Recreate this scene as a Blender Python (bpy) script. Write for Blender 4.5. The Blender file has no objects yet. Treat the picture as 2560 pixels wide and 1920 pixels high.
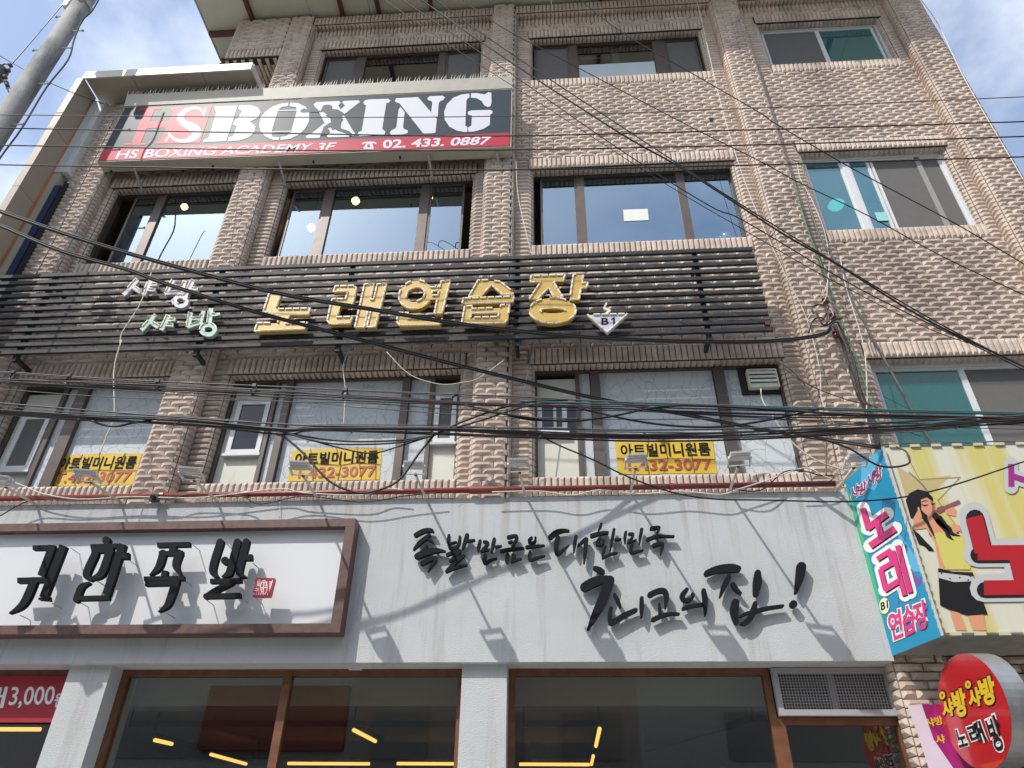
import bpy, bmesh, math, random
from mathutils import Vector, Matrix
from mathutils.geometry import delaunay_2d_cdt
random.seed(7)
scn = bpy.context.scene
COL = scn.collection
rad = math.radians

# ------------------------------------------------------------------ camera
F = 1787.769            # focal length in pixels of the 2560 wide photograph
PITCH, YAW, ROLL = 0.596627, -0.0734001, 0.0142457
CP = Vector((0, -6.3, 1.55))
cp, sp, cy, sy = math.cos(PITCH), math.sin(PITCH), math.cos(YAW), math.sin(YAW)
fw = Vector((sy*cp, cy*cp, sp)); rt0 = Vector((cy, -sy, 0)); up0 = rt0.cross(fw)
cr, sr = math.cos(ROLL), math.sin(ROLL)
rt = cr*rt0 + sr*up0; upv = -sr*rt0 + cr*up0
cam = bpy.data.cameras.new('camera'); cam.sensor_width = 36; cam.lens = 36*F/2560; cam.clip_end = 500
camo = bpy.data.objects.new('camera', cam); COL.objects.link(camo)
camo.matrix_world = Matrix(((rt.x, upv.x, -fw.x, CP.x), (rt.y, upv.y, -fw.y, CP.y), (rt.z, upv.z, -fw.z, CP.z), (0, 0, 0, 1)))
scn.camera = camo
scn.render.resolution_x, scn.render.resolution_y = 1024, 768
scn.cycles.max_bounces = 8; scn.cycles.transparent_max_bounces = 12

# ------------------------------------------------------------------ sky, sun, exposure
SUN = Vector((0.85, 1.0, -1.55)).normalized()      # direction the light travels
SUN_EL = math.asin(-SUN.z); SUN_AZ = math.atan2(-SUN.x, -SUN.y)
w = bpy.data.worlds.new('World'); scn.world = w; w.use_nodes = True
nt = w.node_tree; nd = nt.nodes; lk = nt.links
bg = nd['Background']; bg.inputs[1].default_value = 0.15
sky = nd.new('ShaderNodeTexSky'); sky.sky_type = 'NISHITA'; sky.sun_disc = False
sky.sun_elevation = SUN_EL; sky.sun_rotation = SUN_AZ % (2*math.pi); sky.dust_density = 1.2; sky.air_density = 1.0
tc = nd.new('ShaderNodeTexCoord'); mp = nd.new('ShaderNodeMapping')
mp.inputs['Scale'].default_value = (1.5, 1.5, 2.2); mp.inputs['Location'].default_value = (-2.44135, 2.82994, -.09684)
ns = nd.new('ShaderNodeTexNoise'); ns.inputs['Scale'].default_value = 1.3; ns.inputs['Detail'].default_value = 9; ns.inputs['Roughness'].default_value = .55
rp = nd.new('ShaderNodeValToRGB'); rp.color_ramp.elements[0].position = .44; rp.color_ramp.elements[1].position = .64; rp.color_ramp.elements[0].color = (.14, .14, .14, 1)
mx = nd.new('ShaderNodeMixRGB'); mx.inputs[2].default_value = (5.0, 5.3, 5.8, 1)
lk.new(tc.outputs['Generated'], mp.inputs[0]); lk.new(mp.outputs[0], ns.inputs[0]); lk.new(ns.outputs[0], rp.inputs[0])
lk.new(rp.outputs[0], mx.inputs[0]); lk.new(sky.outputs[0], mx.inputs[1]); lk.new(mx.outputs[0], bg.inputs[0])
sl = bpy.data.lights.new('sun', 'SUN'); sl.energy = 2.4; sl.angle = rad(.53); sl.color = (1, .945, .87)
so = bpy.data.objects.new('sun', sl); COL.objects.link(so)
so.rotation_euler = SUN.to_track_quat('-Z', 'Y').to_euler(); so.location = (-20, -25, 40)
vs = scn.view_settings; vs.view_transform = 'Standard'; vs.look = 'None'; vs.gamma = 1; vs.exposure = 0.74; vs.use_curve_mapping = False

# ------------------------------------------------------------------ helpers
def ray(px, py):
    return rt*((px-1280)/F) + upv*(-(py-960)/F) + fw
def at(px, py, Y):                       # point of the vertical plane y = Y seen at a pixel of the photograph
    d = ray(px, py); return CP + d*((Y-CP.y)/d.y)
class Plane:
    def __init__(s, o, u, v): s.o = Vector(o); s.u = Vector(u).normalized(); s.v = Vector(v).normalized(); s.n = s.u.cross(s.v).normalized()
    def uv(s, px, py):
        d = ray(px, py); t = (s.o-CP).dot(s.n)/d.dot(s.n); p = CP + d*t - s.o
        return Vector((p.dot(s.u), p.dot(s.v)))
    def P(s, a, b, c=0): return s.o + s.u*a + s.v*b + s.n*c
def FP(Y): return Plane((0, Y, 0), (1, 0, 0), (0, 0, 1))

def tag(o, label=None, cat=None, group=None, kind=None):
    if label: o['label'] = label
    if cat: o['category'] = cat
    if group: o['group'] = group
    if kind: o['kind'] = kind
    return o
def thing(name, label, cat, loc, group=None):
    o = bpy.data.objects.new(name, None); COL.objects.link(o); o.location = loc; o.empty_display_size = .1
    return tag(o, label, cat, group)
def link(name, me, mat, parent=None):
    if mat is not None and not me.materials: me.materials.append(mat)
    o = bpy.data.objects.new(name, me); COL.objects.link(o)
    if parent is not None:
        o.parent = parent
        if parent.type == 'EMPTY': o.matrix_parent_inverse = Matrix.Translation(-Vector(parent.location))
    return o
class MB:
    def __init__(s): s.v = []; s.f = []
    def add(s, vs, fs):
        k = len(s.v); s.v.extend(tuple(p) for p in vs); s.f.extend(tuple(i+k for i in f) for f in fs); return s
    def box(s, x0, x1, y0, y1, z0, z1):
        return s.add([(x, y, z) for z in (z0, z1) for y in (y0, y1) for x in (x0, x1)],
                     [(0, 2, 3, 1), (4, 5, 7, 6), (0, 1, 5, 4), (2, 6, 7, 3), (0, 4, 6, 2), (1, 3, 7, 5)])
    def obox(s, c, ax, ay, az):            # centre and three half axes
        c, ax, ay, az = map(Vector, (c, ax, ay, az))
        if ax.cross(ay).dot(az) < 0: az = -az
        return s.add([c+ax*i+ay*j+az*k for k in (-1, 1) for j in (-1, 1) for i in (-1, 1)],
                     [(0, 2, 3, 1), (4, 5, 7, 6), (0, 1, 5, 4), (2, 6, 7, 3), (0, 4, 6, 2), (1, 3, 7, 5)])
    def bar(s, a, b, wx, wy):              # square bar between two points
        a, b = Vector(a), Vector(b); d = (b-a).normalized()
        x = d.cross(Vector((0, 0, 1)));  x = Vector((1, 0, 0)) if x.length < 1e-3 else x.normalized()
        return s.obox((a+b)/2, (b-a)/2, x*wx/2, d.cross(x)*wy/2)
    def tube(s, pts, r, n=6, cap=True):
        pts = [Vector(p) for p in pts]; k0 = len(s.v); m = len(pts)
        rr = r if isinstance(r, (list, tuple)) else [r]*m
        x = None
        for i, p in enumerate(pts):
            d = (pts[min(i+1, m-1)]-pts[max(i-1, 0)]).normalized()
            if x is None:
                x = d.cross(Vector((0, 0, 1))); x = d.cross(Vector((1, 0, 0))) if x.length < 1e-3 else x
            x = (x - d*x.dot(d)).normalized(); y = d.cross(x)
            for j in range(n):
                a = 2*math.pi*j/n; s.v.append(tuple(p + x*(rr[i]*math.cos(a)) + y*(rr[i]*math.sin(a))))
        for i in range(m-1):
            for j in range(n):
                a, b = k0+i*n+j, k0+i*n+(j+1) % n; s.f.append((a, b, b+n, a+n))
        if cap: s.f.append(tuple(k0+j for j in reversed(range(n)))); s.f.append(tuple(k0+(m-1)*n+j for j in range(n)))
        return s
    def lathe(s, base, prof, n=16, axis=(0, 0, 1)):      # prof: (radius, height)
        a = Vector(axis).normalized(); b = Vector(base)
        return s.tube([b+a*h for r, h in prof], [max(r, 1e-4) for r, h in prof], n)
    def mesh(s, name, smooth=False):
        me = bpy.data.meshes.new(name); me.from_pydata(s.v, [], s.f); me.update()
        if smooth: me.polygons.foreach_set('use_smooth', [True]*len(me.polygons))
        return me
    def build(s, name, mat, parent=None, smooth=False): return link(name, s.mesh(name, smooth), mat, parent)
    def solo(s, name, mat, label, cat, group=None, smooth=False):      # a thing that is one mesh
        xs, ys, zs = zip(*s.v); c = ((min(xs)+max(xs))/2, (min(ys)+max(ys))/2, min(zs))
        s.v = [(x-c[0], y-c[1], z-c[2]) for x, y, z in s.v]
        o = link(name, s.mesh(name, smooth), mat); o.location = c
        return tag(o, label, cat, group)
def spline(pts, k=5):                    # Catmull-Rom
    P = [Vector(p) for p in pts]; out = []
    if len(P) < 3: return P
    for i in range(len(P)-1):
        a, b, c, d = P[max(i-1, 0)], P[i], P[i+1], P[min(i+2, len(P)-1)]
        for j in range(k):
            t = j/k; out.append(.5*((2*b)+(c-a)*t+(2*a-5*b+4*c-d)*t*t+(3*b-a-3*c+d)*t**3))
    return out+[P[-1]]

# ------------------------------------------------------------------ materials
MATS = {}
def mat(name, col, rough=.6, metal=0., var=0., vscale=8., bump=0., bscale=60., emit=None, spec=.5, dirt=None, dscale=2., dstretch=(1, 1, .25), dlo=.5, dhi=.75, coat=0.):
    if name in MATS: return MATS[name]
    m = bpy.data.materials.new(name); m.use_nodes = True; MATS[name] = m
    n = m.node_tree.nodes; l = m.node_tree.links; b = n['Principled BSDF']
    b.inputs['Base Color'].default_value = (*col, 1); b.inputs['Roughness'].default_value = rough
    b.inputs['Metallic'].default_value = metal; b.inputs['Specular IOR Level'].default_value = spec; b.inputs['Coat Weight'].default_value = coat
    geo = n.new('ShaderNodeNewGeometry')
    out = None
    if var:
        t = n.new('ShaderNodeTexNoise'); t.inputs['Scale'].default_value = vscale; t.inputs['Detail'].default_value = 6
        l.new(geo.outputs['Position'], t.inputs['Vector'])
        r = n.new('ShaderNodeMapRange'); r.inputs['From Min'].default_value = .3; r.inputs['From Max'].default_value = .7
        r.inputs['To Min'].default_value = 1-var; r.inputs['To Max'].default_value = 1+var*.6
        l.new(t.outputs[0], r.inputs[0])
        mm = n.new('ShaderNodeVectorMath'); mm.operation = 'SCALE'; mm.inputs[0].default_value = col
        l.new(r.outputs[0], mm.inputs['Scale']); out = mm.outputs[0]; l.new(out, b.inputs['Base Color'])
    if dirt:
        mpn = n.new('ShaderNodeMapping'); mpn.inputs['Scale'].default_value = dstretch
        l.new(geo.outputs['Position'], mpn.inputs[0])
        t = n.new('ShaderNodeTexNoise'); t.inputs['Scale'].default_value = dscale; t.inputs['Detail'].default_value = 8; t.inputs['Roughness'].default_value = .65
        l.new(mpn.outputs[0], t.inputs['Vector'])
        r = n.new('ShaderNodeMapRange'); r.inputs['From Min'].default_value = dlo; r.inputs['From Max'].default_value = dhi
        l.new(t.outputs[0], r.inputs[0])
        mc = n.new('ShaderNodeMixRGB'); mc.inputs[1].default_value = (*col, 1); mc.inputs[2].default_value = (*dirt, 1)
        if out: l.new(out, mc.inputs[1])
        l.new(r.outputs[0], mc.inputs[0]); l.new(mc.outputs[0], b.inputs['Base Color'])
    if bump:
        t = n.new('ShaderNodeTexNoise'); t.inputs['Scale'].default_value = bscale; t.inputs['Detail'].default_value = 4
        l.new(geo.outputs['Position'], t.inputs['Vector'])
        bp = n.new('ShaderNodeBump'); bp.inputs['Strength'].default_value = bump; bp.inputs['Distance'].default_value = .01
        l.new(t.outputs[0], bp.inputs['Height']); l.new(bp.outputs[0], b.inputs['Normal'])
    if emit:
        b.inputs['Emission Color'].default_value = (*emit[:3], 1); b.inputs['Emission Strength'].default_value = emit[3]
    return m
def glass(name, tint, f0=.12, gain=1.4, rough=0., tintr=(.9, .96, 1)):
    m = bpy.data.materials.new(name); m.use_nodes = True; n = m.node_tree.nodes; l = m.node_tree.links
    n.remove(n['Principled BSDF']); o = n['Material Output']
    tr = n.new('ShaderNodeBsdfTransparent'); tr.inputs[0].default_value = (*tint, 1)
    gl = n.new('ShaderNodeBsdfGlossy'); gl.inputs['Roughness'].default_value = rough; gl.inputs[0].default_value = (*tintr, 1)
    fr = n.new('ShaderNodeFresnel'); fr.inputs[0].default_value = 1.5
    ma = n.new('ShaderNodeMath'); ma.operation = 'MULTIPLY_ADD'; ma.use_clamp = True; ma.inputs[1].default_value = gain; ma.inputs[2].default_value = f0
    mi = n.new('ShaderNodeMixShader')
    gb = n.new('ShaderNodeNewGeometry'); inv = n.new('ShaderNodeMath'); inv.operation = 'SUBTRACT'; inv.inputs[0].default_value = 1; l.new(gb.outputs['Backfacing'], inv.inputs[1])
    mu = n.new('ShaderNodeMath'); mu.operation = 'MULTIPLY'; l.new(ma.outputs[0], mu.inputs[0]); l.new(inv.outputs[0], mu.inputs[1])     # the inner face of the pane adds no second mirror
    l.new(fr.outputs[0], ma.inputs[0]); l.new(mu.outputs[0], mi.inputs[0]); l.new(tr.outputs[0], mi.inputs[1]); l.new(gl.outputs[0], mi.inputs[2]); l.new(mi.outputs[0], o.inputs[0])
    return m
def stucco_runs(m):          # rain runs down from the coping
    n = m.node_tree.nodes; l = m.node_tree.links; b = n['Principled BSDF']; src = b.inputs['Base Color'].links[0].from_socket
    geo = n.new('ShaderNodeNewGeometry'); sx = n.new('ShaderNodeSeparateXYZ'); l.new(geo.outputs['Position'], sx.inputs[0])
    mpn = n.new('ShaderNodeMapping'); mpn.inputs['Scale'].default_value = (9, 9, .5); l.new(geo.outputs['Position'], mpn.inputs[0])
    t = n.new('ShaderNodeTexNoise'); t.inputs['Scale'].default_value = 1.; t.inputs['Detail'].default_value = 5; l.new(mpn.outputs[0], t.inputs['Vector'])
    a = n.new('ShaderNodeMapRange'); a.inputs['From Min'].default_value = .52; a.inputs['From Max'].default_value = .72; l.new(t.outputs[0], a.inputs[0])
    z = n.new('ShaderNodeMapRange'); z.inputs['From Min'].default_value = 3.5; z.inputs['From Max'].default_value = 4.42; z.inputs['To Max'].default_value = .8; l.new(sx.outputs['Z'], z.inputs[0])
    mu = n.new('ShaderNodeMath'); mu.operation = 'MULTIPLY'; l.new(a.outputs[0], mu.inputs[0]); l.new(z.outputs[0], mu.inputs[1])
    mi = n.new('ShaderNodeMixRGB'); mi.inputs[2].default_value = (.30, .285, .245, 1); l.new(mu.outputs[0], mi.inputs[0]); l.new(src, mi.inputs[1]); l.new(mi.outputs[0], b.inputs['Base Color'])
def brick_mat():
    m = mat('brick_tile', (.47, .375, .315), rough=.75)
    n = m.node_tree.nodes; l = m.node_tree.links; b = n['Principled BSDF']
    geo = n.new('ShaderNodeNewGeometry')
    def noise(scale, stretch, detail=6):
        mp = n.new('ShaderNodeMapping'); mp.inputs['Scale'].default_value = stretch; l.new(geo.outputs['Position'], mp.inputs[0])
        t = n.new('ShaderNodeTexNoise'); t.inputs['Scale'].default_value = scale; t.inputs['Detail'].default_value = detail; l.new(mp.outputs[0], t.inputs['Vector']); return t
    def ramp(src, a, c, lo=0., hi=1.):
        r = n.new('ShaderNodeMapRange'); r.inputs['From Min'].default_value = a; r.inputs['From Max'].default_value = c
        r.inputs['To Min'].default_value = lo; r.inputs['To Max'].default_value = hi; l.new(src, r.inputs[0]); return r.outputs[0]
    def mix(f, c1, c2):
        x = n.new('ShaderNodeMixRGB')
        for i, c in ((1, c1), (2, c2)):
            if isinstance(c, tuple): x.inputs[i].default_value = (*c, 1)
            else: l.new(c, x.inputs[i])
        l.new(f, x.inputs[0]); return x.outputs[0]
    one = noise(1., (4.6, 4.6, 15.), 0)           # about one value per tile
    c = mix(ramp(one.outputs[0], .3, .7), (.65, .53, .44), (.515, .42, .347))
    spots = noise(45, (1, 1, 1.6), 5); c = mix(ramp(spots.outputs[0], .48, .78, 0, .5), c, (.34, .27, .23))
    st = noise(1.1, (1.3, 1.3, .45), 8); c = mix(ramp(st.outputs[0], .5, .76, 0, .7), c, (.22, .175, .15))
    st2 = noise(3.0, (2.5, 2.5, .5), 6); c = mix(ramp(st2.outputs[0], .56, .82, 0, .6), c, (.17, .13, .11))
    l.new(c, b.inputs['Base Color'])
    bt = noise(70, (1, 1, 1), 4); bp = n.new('ShaderNodeBump'); bp.inputs['Strength'].default_value = .35; bp.inputs['Distance'].default_value = .006
    l.new(bt.outputs[0], bp.inputs['Height']); l.new(bp.outputs[0], b.inputs['Normal'])
    return m
M_BRICK = brick_mat()
M_MORTAR = mat('mortar', (.05, .046, .044), .9, var=.3)
M_STUCCO = mat('stucco', (.505, .53, .535), .88, var=.07, vscale=2.2, bump=.6, bscale=105, dirt=(.33, .325, .30), dscale=3.2, dstretch=(3.2, 1, .22), dlo=.55, dhi=.82)
stucco_runs(M_STUCCO)
M_FRAMEB = mat('brown_aluminium', (.115, .09, .078), .45, metal=.25, var=.15, dirt=(.2, .17, .15), dlo=.6, dhi=.9)
M_FRAMEW = mat('white_frame', (.66, .675, .68), .4, var=.04)
M_WOOD = mat('wood_frame', (.18, .075, .036), .45, var=.25, vscale=14)
M_WALNUT = mat('walnut', (.125, .065, .05), .5, var=.3, vscale=18)
M_GLASS = glass('window_glass', (.72, .80, .84), .27, 1.8, tintr=(.66, .85, 1))
M_GLASS4 = glass('upper_glass', (.68, .76, .78), .20, 1.5)
M_SHOP = glass('shop_glass', (.84, .84, .80), .075, 1.3)
M_TEAL = glass('teal_glass', (.16, .50, .52), .14, 1.4)
n_ = M_TEAL.node_tree.nodes; l_ = M_TEAL.node_tree.links
mi_ = next(x for x in n_ if x.type == 'MIX_SHADER'); tr_ = next(x for x in n_ if x.type == 'BSDF_TRANSPARENT')
df_ = n_.new('ShaderNodeBsdfDiffuse'); df_.inputs[0].default_value = (.028, .22, .23, 1); m2_ = n_.new('ShaderNodeMixShader'); m2_.inputs[0].default_value = .55
l_.new(tr_.outputs[0], m2_.inputs[1]); l_.new(df_.outputs[0], m2_.inputs[2]); l_.new(m2_.outputs[0], mi_.inputs[1])
M_TEALD = glass('dark_teal_glass', (.30, .55, .56), .12, 1.3)
M_SCREEN = mat('insect_screen', (.135, .13, .125), .9, var=.05)
M_FROST = mat('frosted_film', (.50, .58, .60), .5, spec=.6)
M_INNER = mat('interior_wall', (.20, .20, .19), .9)
M_DARK = mat('dark_void', (.025, .024, .024), .9)
M_BLACK = mat('black_letter', (.010, .012, .016), .75, spec=.15)
M_WHITEP = mat('white_panel', (.66, .675, .69), .45, spec=.4)
M_CREAM = mat('cream_panel', (.66, .66, .56), .6, var=.06, vscale=3, dirt=(.36, .34, .27), dscale=3, dlo=.58, dhi=.85)
M_BEIGE = mat('beige_panel', (.46, .43, .345), .5, var=.05, vscale=2)
M_MAROON = mat('maroon_steel', (.10, .025, .028), .5)
M_CABLE = mat('black_cable', (.012, .012, .013), .42)
M_CABLEG = mat('grey_cable', (.10, .10, .10), .5)
M_CABLEW = mat('white_cable', (.62, .58, .50), .5)
M_CABLEN = mat('green_cable', (.03, .22, .09), .5)
M_CABLER = mat('reddish_cable', (.09, .03, .035), .45)
M_CABLET = mat('blue_green_cable', (.02, .13, .15), .45)
M_PIPE = mat('red_pipe', (.22, .035, .028), .4, var=.2, dirt=(.12, .03, .02), dlo=.55, dhi=.8)
M_STEEL = mat('steel', (.42, .42, .42), .4, metal=.6, var=.1)
M_LAMP = mat('lamp_white', (.58, .58, .57), .45, var=.06)
M_ARM = mat('lamp_arm', (.60, .585, .52), .5, var=.08)
M_RUST = mat('rust', (.15, .05, .02), .9, var=.4)
M_SLAT = mat('slat_paint', (.028, .033, .038), .6, var=.3, dirt=(.15, .145, .11), dscale=7, dstretch=(1, 1, 3), dlo=.56, dhi=.8, spec=.3)
M_GOLD = mat('gold_letter', (.57, .37, .07), .45, var=.14, vscale=6, dirt=(.36, .24, .08), dscale=9, dstretch=(1, 1, .4), dlo=.56, dhi=.85)
M_NEON = mat('neon_tube', (.82, .76, .6), .4)
M_GREENL = mat('pale_green_letter', (.30, .48, .42), .5, var=.1)
M_LILAC = mat('pale_lilac_letter', (.52, .52, .60), .5, var=.1)
M_YEL = mat('yellow_sticker', (.68, .46, .035), .55, var=.1, vscale=5)
M_REDT = mat('red_print', (.43, .075, .06), .5)
M_RED = mat('red_face', (.50, .012, .02), .22, coat=.5)
M_PRW = mat('white_print', (.80, .80, .80), .4)
M_CONC = mat('concrete_pole', (.27, .27, .26), .8, var=.18, vscale=3, dirt=(.07, .075, .08), dscale=2.5, dstretch=(1, 1, .4), dlo=.48, dhi=.68, bump=.4, bscale=40)
M_LED = mat('led_tube', (.8, .6, .3), .5, emit=(1, .55, .14, 1.25))
M_GLOBE = mat('globe_lamp', (.8, .7, .4), .5, emit=(1, .60, .18, 7.0))
M_PORC = mat('brown_porcelain', (.13, .03, .02), .2, var=.2)

# ------------------------------------------------------------------ outlines -> meshes
def circ(x, y, r, n=12, ry=None): ry = ry or r; return [(x+r*math.cos(2*math.pi*i/n), y+ry*math.sin(2*math.pi*i/n)) for i in range(n)]
def stroke(pts, wd=None, rnd=True, smooth=False):
    """a pen stroke as polygons; pts are (x, y) or (x, y, width)"""
    P = [(p[0], p[1], p[2] if len(p) > 2 else wd) for p in pts]
    if smooth and len(P) > 2: P = [tuple(q) for q in spline(P, 5)]
    out = []
    for (x0, y0, a), (x1, y1, b) in zip(P, P[1:]):
        d = math.hypot(x1-x0, y1-y0)
        if d < 1e-6: continue
        nx, ny = -(y1-y0)/d/2, (x1-x0)/d/2
        out.append([(x0+nx*a, y0+ny*a), (x0-nx*a, y0-ny*a), (x1-nx*b, y1-ny*b), (x1+nx*b, y1+ny*b)])
    for i, (x, y, a) in enumerate(P):
        if rnd or 0 < i < len(P)-1: out.append(circ(x, y, a/2*.995, 12 if rnd else 10))
    return out
def ring(x, y, rx, ry, wd, rot=0, n=22):
    c, s = math.cos(rad(rot)), math.sin(rad(rot)); out = []
    def pt(a, k):
        u, v = (rx+k*wd/2)*math.cos(a), (ry+k*wd/2)*math.sin(a); return (x+u*c-v*s, y+u*s+v*c)
    for i in range(n):
        a, b = 2*math.pi*i/n, 2*math.pi*(i+1)/n
        out.append([pt(a, 1), pt(b, 1), pt(b, -1), pt(a, -1)])
    return out
def zt(polys, ox, oy, sc): return [[(ox+x*sc, oy+y*sc) for x, y in p] for p in polys]
def union2(polys):
    vs, fs = [], []
    for p in polys:
        ar = sum(p[i][0]*p[(i+1) % len(p)][1]-p[(i+1) % len(p)][0]*p[i][1] for i in range(len(p)))
        q = p if ar > 0 else p[::-1]
        fs.append(list(range(len(vs), len(vs)+len(q)))); vs += [Vector(t) for t in q]
    v, e, f, ov, oe, of = delaunay_2d_cdt(vs, [], fs, 1, 1e-5)
    return [(p.x, p.y) for p in v], [tuple(t) for t, o in zip(f, of) if o]
def extrude2(V, Fc, plane, front, thick, mb):
    """front faces at height 'front' above the plane, sides going back by thick"""
    k = len(mb.v); mb.v += [tuple(plane.P(x, y, front)) for x, y in V]
    cnt = {}
    for f in Fc:
        ar = sum(V[f[i]][0]*V[f[(i+1) % len(f)]][1]-V[f[(i+1) % len(f)]][0]*V[f[i]][1] for i in range(len(f)))
        if ar < 0: f = f[::-1]
        mb.f.append(tuple(i+k for i in f))
        for i in range(len(f)): cnt[(f[i], f[(i+1) % len(f)])] = 1
    edges = [(a, b) for a, b in cnt if (b, a) not in cnt]
    if thick:
        k2 = len(mb.v); mb.v += [tuple(plane.P(x, y, front-thick)) for x, y in V]
        for a, b in edges: mb.f.append((a+k, a+k2, b+k2, b+k))
    return edges
def shape(name, polys, plane, front, thick, m, parent, px=True, neon=None):
    if px: polys = [[tuple(plane.uv(*q)) for q in p] for p in polys]
    V, Fc = union2(polys); mb = MB(); edges = extrude2(V, Fc, plane, front, thick, mb)
    o = mb.build(name, m, parent)
    if neon:
        nx = {a: b for a, b in edges}; seen = set(); t = MB(); r, seg = neon
        for a0 in list(nx):
            if a0 in seen: continue
            loop = []; a = a0
            while a not in seen and a in nx: seen.add(a); loop.append(Vector(V[a])); a = nx[a]
            if len(loop) < 3: continue
            run = []; acc = 0
            for p, q in zip(loop, loop[1:]+loop[:1]):
                d = (q-p).length; t0 = 0
                if not run: run = [p]
                while acc+(d-t0) >= seg:
                    t0 += seg-acc; e = p+(q-p)*(t0/d); run.append(e)
                    t.tube([plane.P(z.x, z.y, front+r*.6) for z in run], r, 5)
                    t0 = min(d, t0+r*1.2); run = [p+(q-p)*(t0/d)]; acc = 0
                acc += d-t0; run.append(q)
        tag(t.build('neon_tube', M_NEON, o), kind='stuff')
    return o
_glyph = {}
def glyph(txt, bold):
    k = (txt, bold)
    if k not in _glyph:
        cu = bpy.data.curves.new('t', 'FONT'); cu.body = txt; cu.offset = bold; cu.resolution_u = 3
        ob = bpy.data.objects.new('t', cu); COL.objects.link(ob); bpy.context.view_layer.update()
        me = bpy.data.meshes.new_from_object(ob.evaluated_get(bpy.context.evaluated_depsgraph_get()))
        V = [(v.co.x, v.co.y) for v in me.vertices]; Fc = [tuple(p.vertices) for p in me.polygons]
        bm = bmesh.new(); bm.from_mesh(me); bmesh.ops.remove_doubles(bm, verts=bm.verts, dist=1e-4); bm.verts.index_update()
        V = [(v.co.x, v.co.y) for v in bm.verts]; Fc = [tuple(v.index for v in f.verts) for f in bm.faces]; bm.free()
        bpy.data.objects.remove(ob); bpy.data.meshes.remove(me); bpy.data.curves.remove(cu)
        x0, x1 = min(p[0] for p in V), max(p[0] for p in V); y0, y1 = min(p[1] for p in V), max(p[1] for p in V)
        _glyph[k] = ([((x-x0)/(x1-x0), (y-y0)/(y1-y0)) for x, y in V], Fc)
    return _glyph[k]
def text(name, txt, quad, plane, front, thick, m, parent, bold=.012, px=True):
    V, Fc = glyph(txt, bold); TL, TR, BR, BL = quad; W = []
    for u, v in V:
        x = (BL[0]*(1-u)+BR[0]*u)*(1-v)+(TL[0]*(1-u)+TR[0]*u)*v; y = (BL[1]*(1-u)+BR[1]*u)*(1-v)+(TL[1]*(1-u)+TR[1]*u)*v
        W.append(tuple(plane.uv(x, y)) if px else (x, y))
    mb = MB(); extrude2(W, Fc, plane, front, thick, mb); return mb.build(name, m, parent)

# ================================================================== SETTING
g = MB().add([(-150, -200, 0), (150, -200, 0), (150, 150, 0), (-150, 150, 0)], [(0, 1, 2, 3)])
tag(g.build('ground', mat('concrete_ground', (.34, .33, .31), .9, var=.15, vscale=2)), kind='structure')
g = MB().add([(-150, -14, .004), (150, -14, .004), (150, -3.2, .004), (-150, -3.2, .004)], [(0, 1, 2, 3)])
tag(g.build('road', mat('asphalt', (.11, .11, .11), .9, var=.2, vscale=5)), kind='structure')
g = MB().box(-60, 60, -3.2, -.3, .002, .12)
tag(g.build('pavement', mat('pavement_block', (.42, .40, .37), .9, var=.15, vscale=6)), kind='structure')

# ================================================================== THE BRICK BUILDING
B = thing('brick_building', 'four storey tan relief brick building with a grey stuccoed shop front', 'building', (-.4, .2, 0))
PIL = [(-6.6, -6.12), (-4.19, -3.81), (-.84, -.49), (2.62, 3.01), (5.27, 5.73)]
BAY = [(-6.12, -4.19), (-3.81, -.84), (-.49, 2.62), (3.01, 5.27)]
WIN = [(-6.03, -4.3), (-3.6, -1.0), (-.25, 2.4), (3.28, 5.12)]
LEV = [[(4.72, 6.06), (7.85, 9.28), None], [(4.72, 6.06), (7.85, 9.26), (11.3, 12.42)], [(4.72, 6.08), (7.87, 9.28), (11.3, 12.42)], [(4.5, 6.03), (7.93, 9.38), (11.37, 12.48)]]
YP = -.15; TOP = 13.2; Z0 = 4.36
base = MB()
for i, (a, b) in enumerate(PIL):
    base.box(a, b, YP, .3, Z0 if i < 3 else 0, 11.0 if i == 0 else TOP-.22)
SPANS = []          # spandrel regions per bay
for i, (a, b) in enumerate(BAY):
    zs = Z0 if i < 3 else 2.7
    for o in LEV[i]+[None]:
        if o is None:
            t = 11.0 if i == 0 else TOP-.22
            if zs < t: base.box(a, b, 0, .3, zs, t); SPANS.append((i, zs, t)); 
            zs = 99; break
        base.box(a, b, 0, .3, zs, o[0]); SPANS.append((i, zs, o[0]))
        base.box(a, WIN[i][0], 0, .3, o[0], o[1]); base.box(WIN[i][1], b, 0, .3, o[0], o[1]); zs = o[1]
    else:
        pass
for i, (a, b) in enumerate(BAY):       # top beam between pilasters
    if i: base.box(a, b, -.12, .3, TOP-.22, TOP)
base.box(-5.1, -4.19, -.14, .3, 12.12, TOP); base.box(-5.1, -4.45, .3, 6, 12.12, TOP)       # terrace beam
base.box(-4.19, 5.73, YP, .3, TOP-.22, TOP-.0) if False else None
for a, b in PIL[1:]: base.box(a, b, YP, .3, TOP-.22, TOP)
base.box(-6.6, -6.3, .3, 9, 0, 11.0); base.box(5.43, 5.73, .3, 9, 0, TOP); base.box(-4.19, -3.95, .3, 9, 11, TOP)
base.box(-6.3, 5.43, 8.7, 9, 0, 11.0); base.box(-3.95, 5.43, 8.7, 9, 11, TOP)
base.box(2.62, 5.73, .3, .5, 0, 2.7)
WALL = base.build('wall', M_MORTAR, B)

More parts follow.
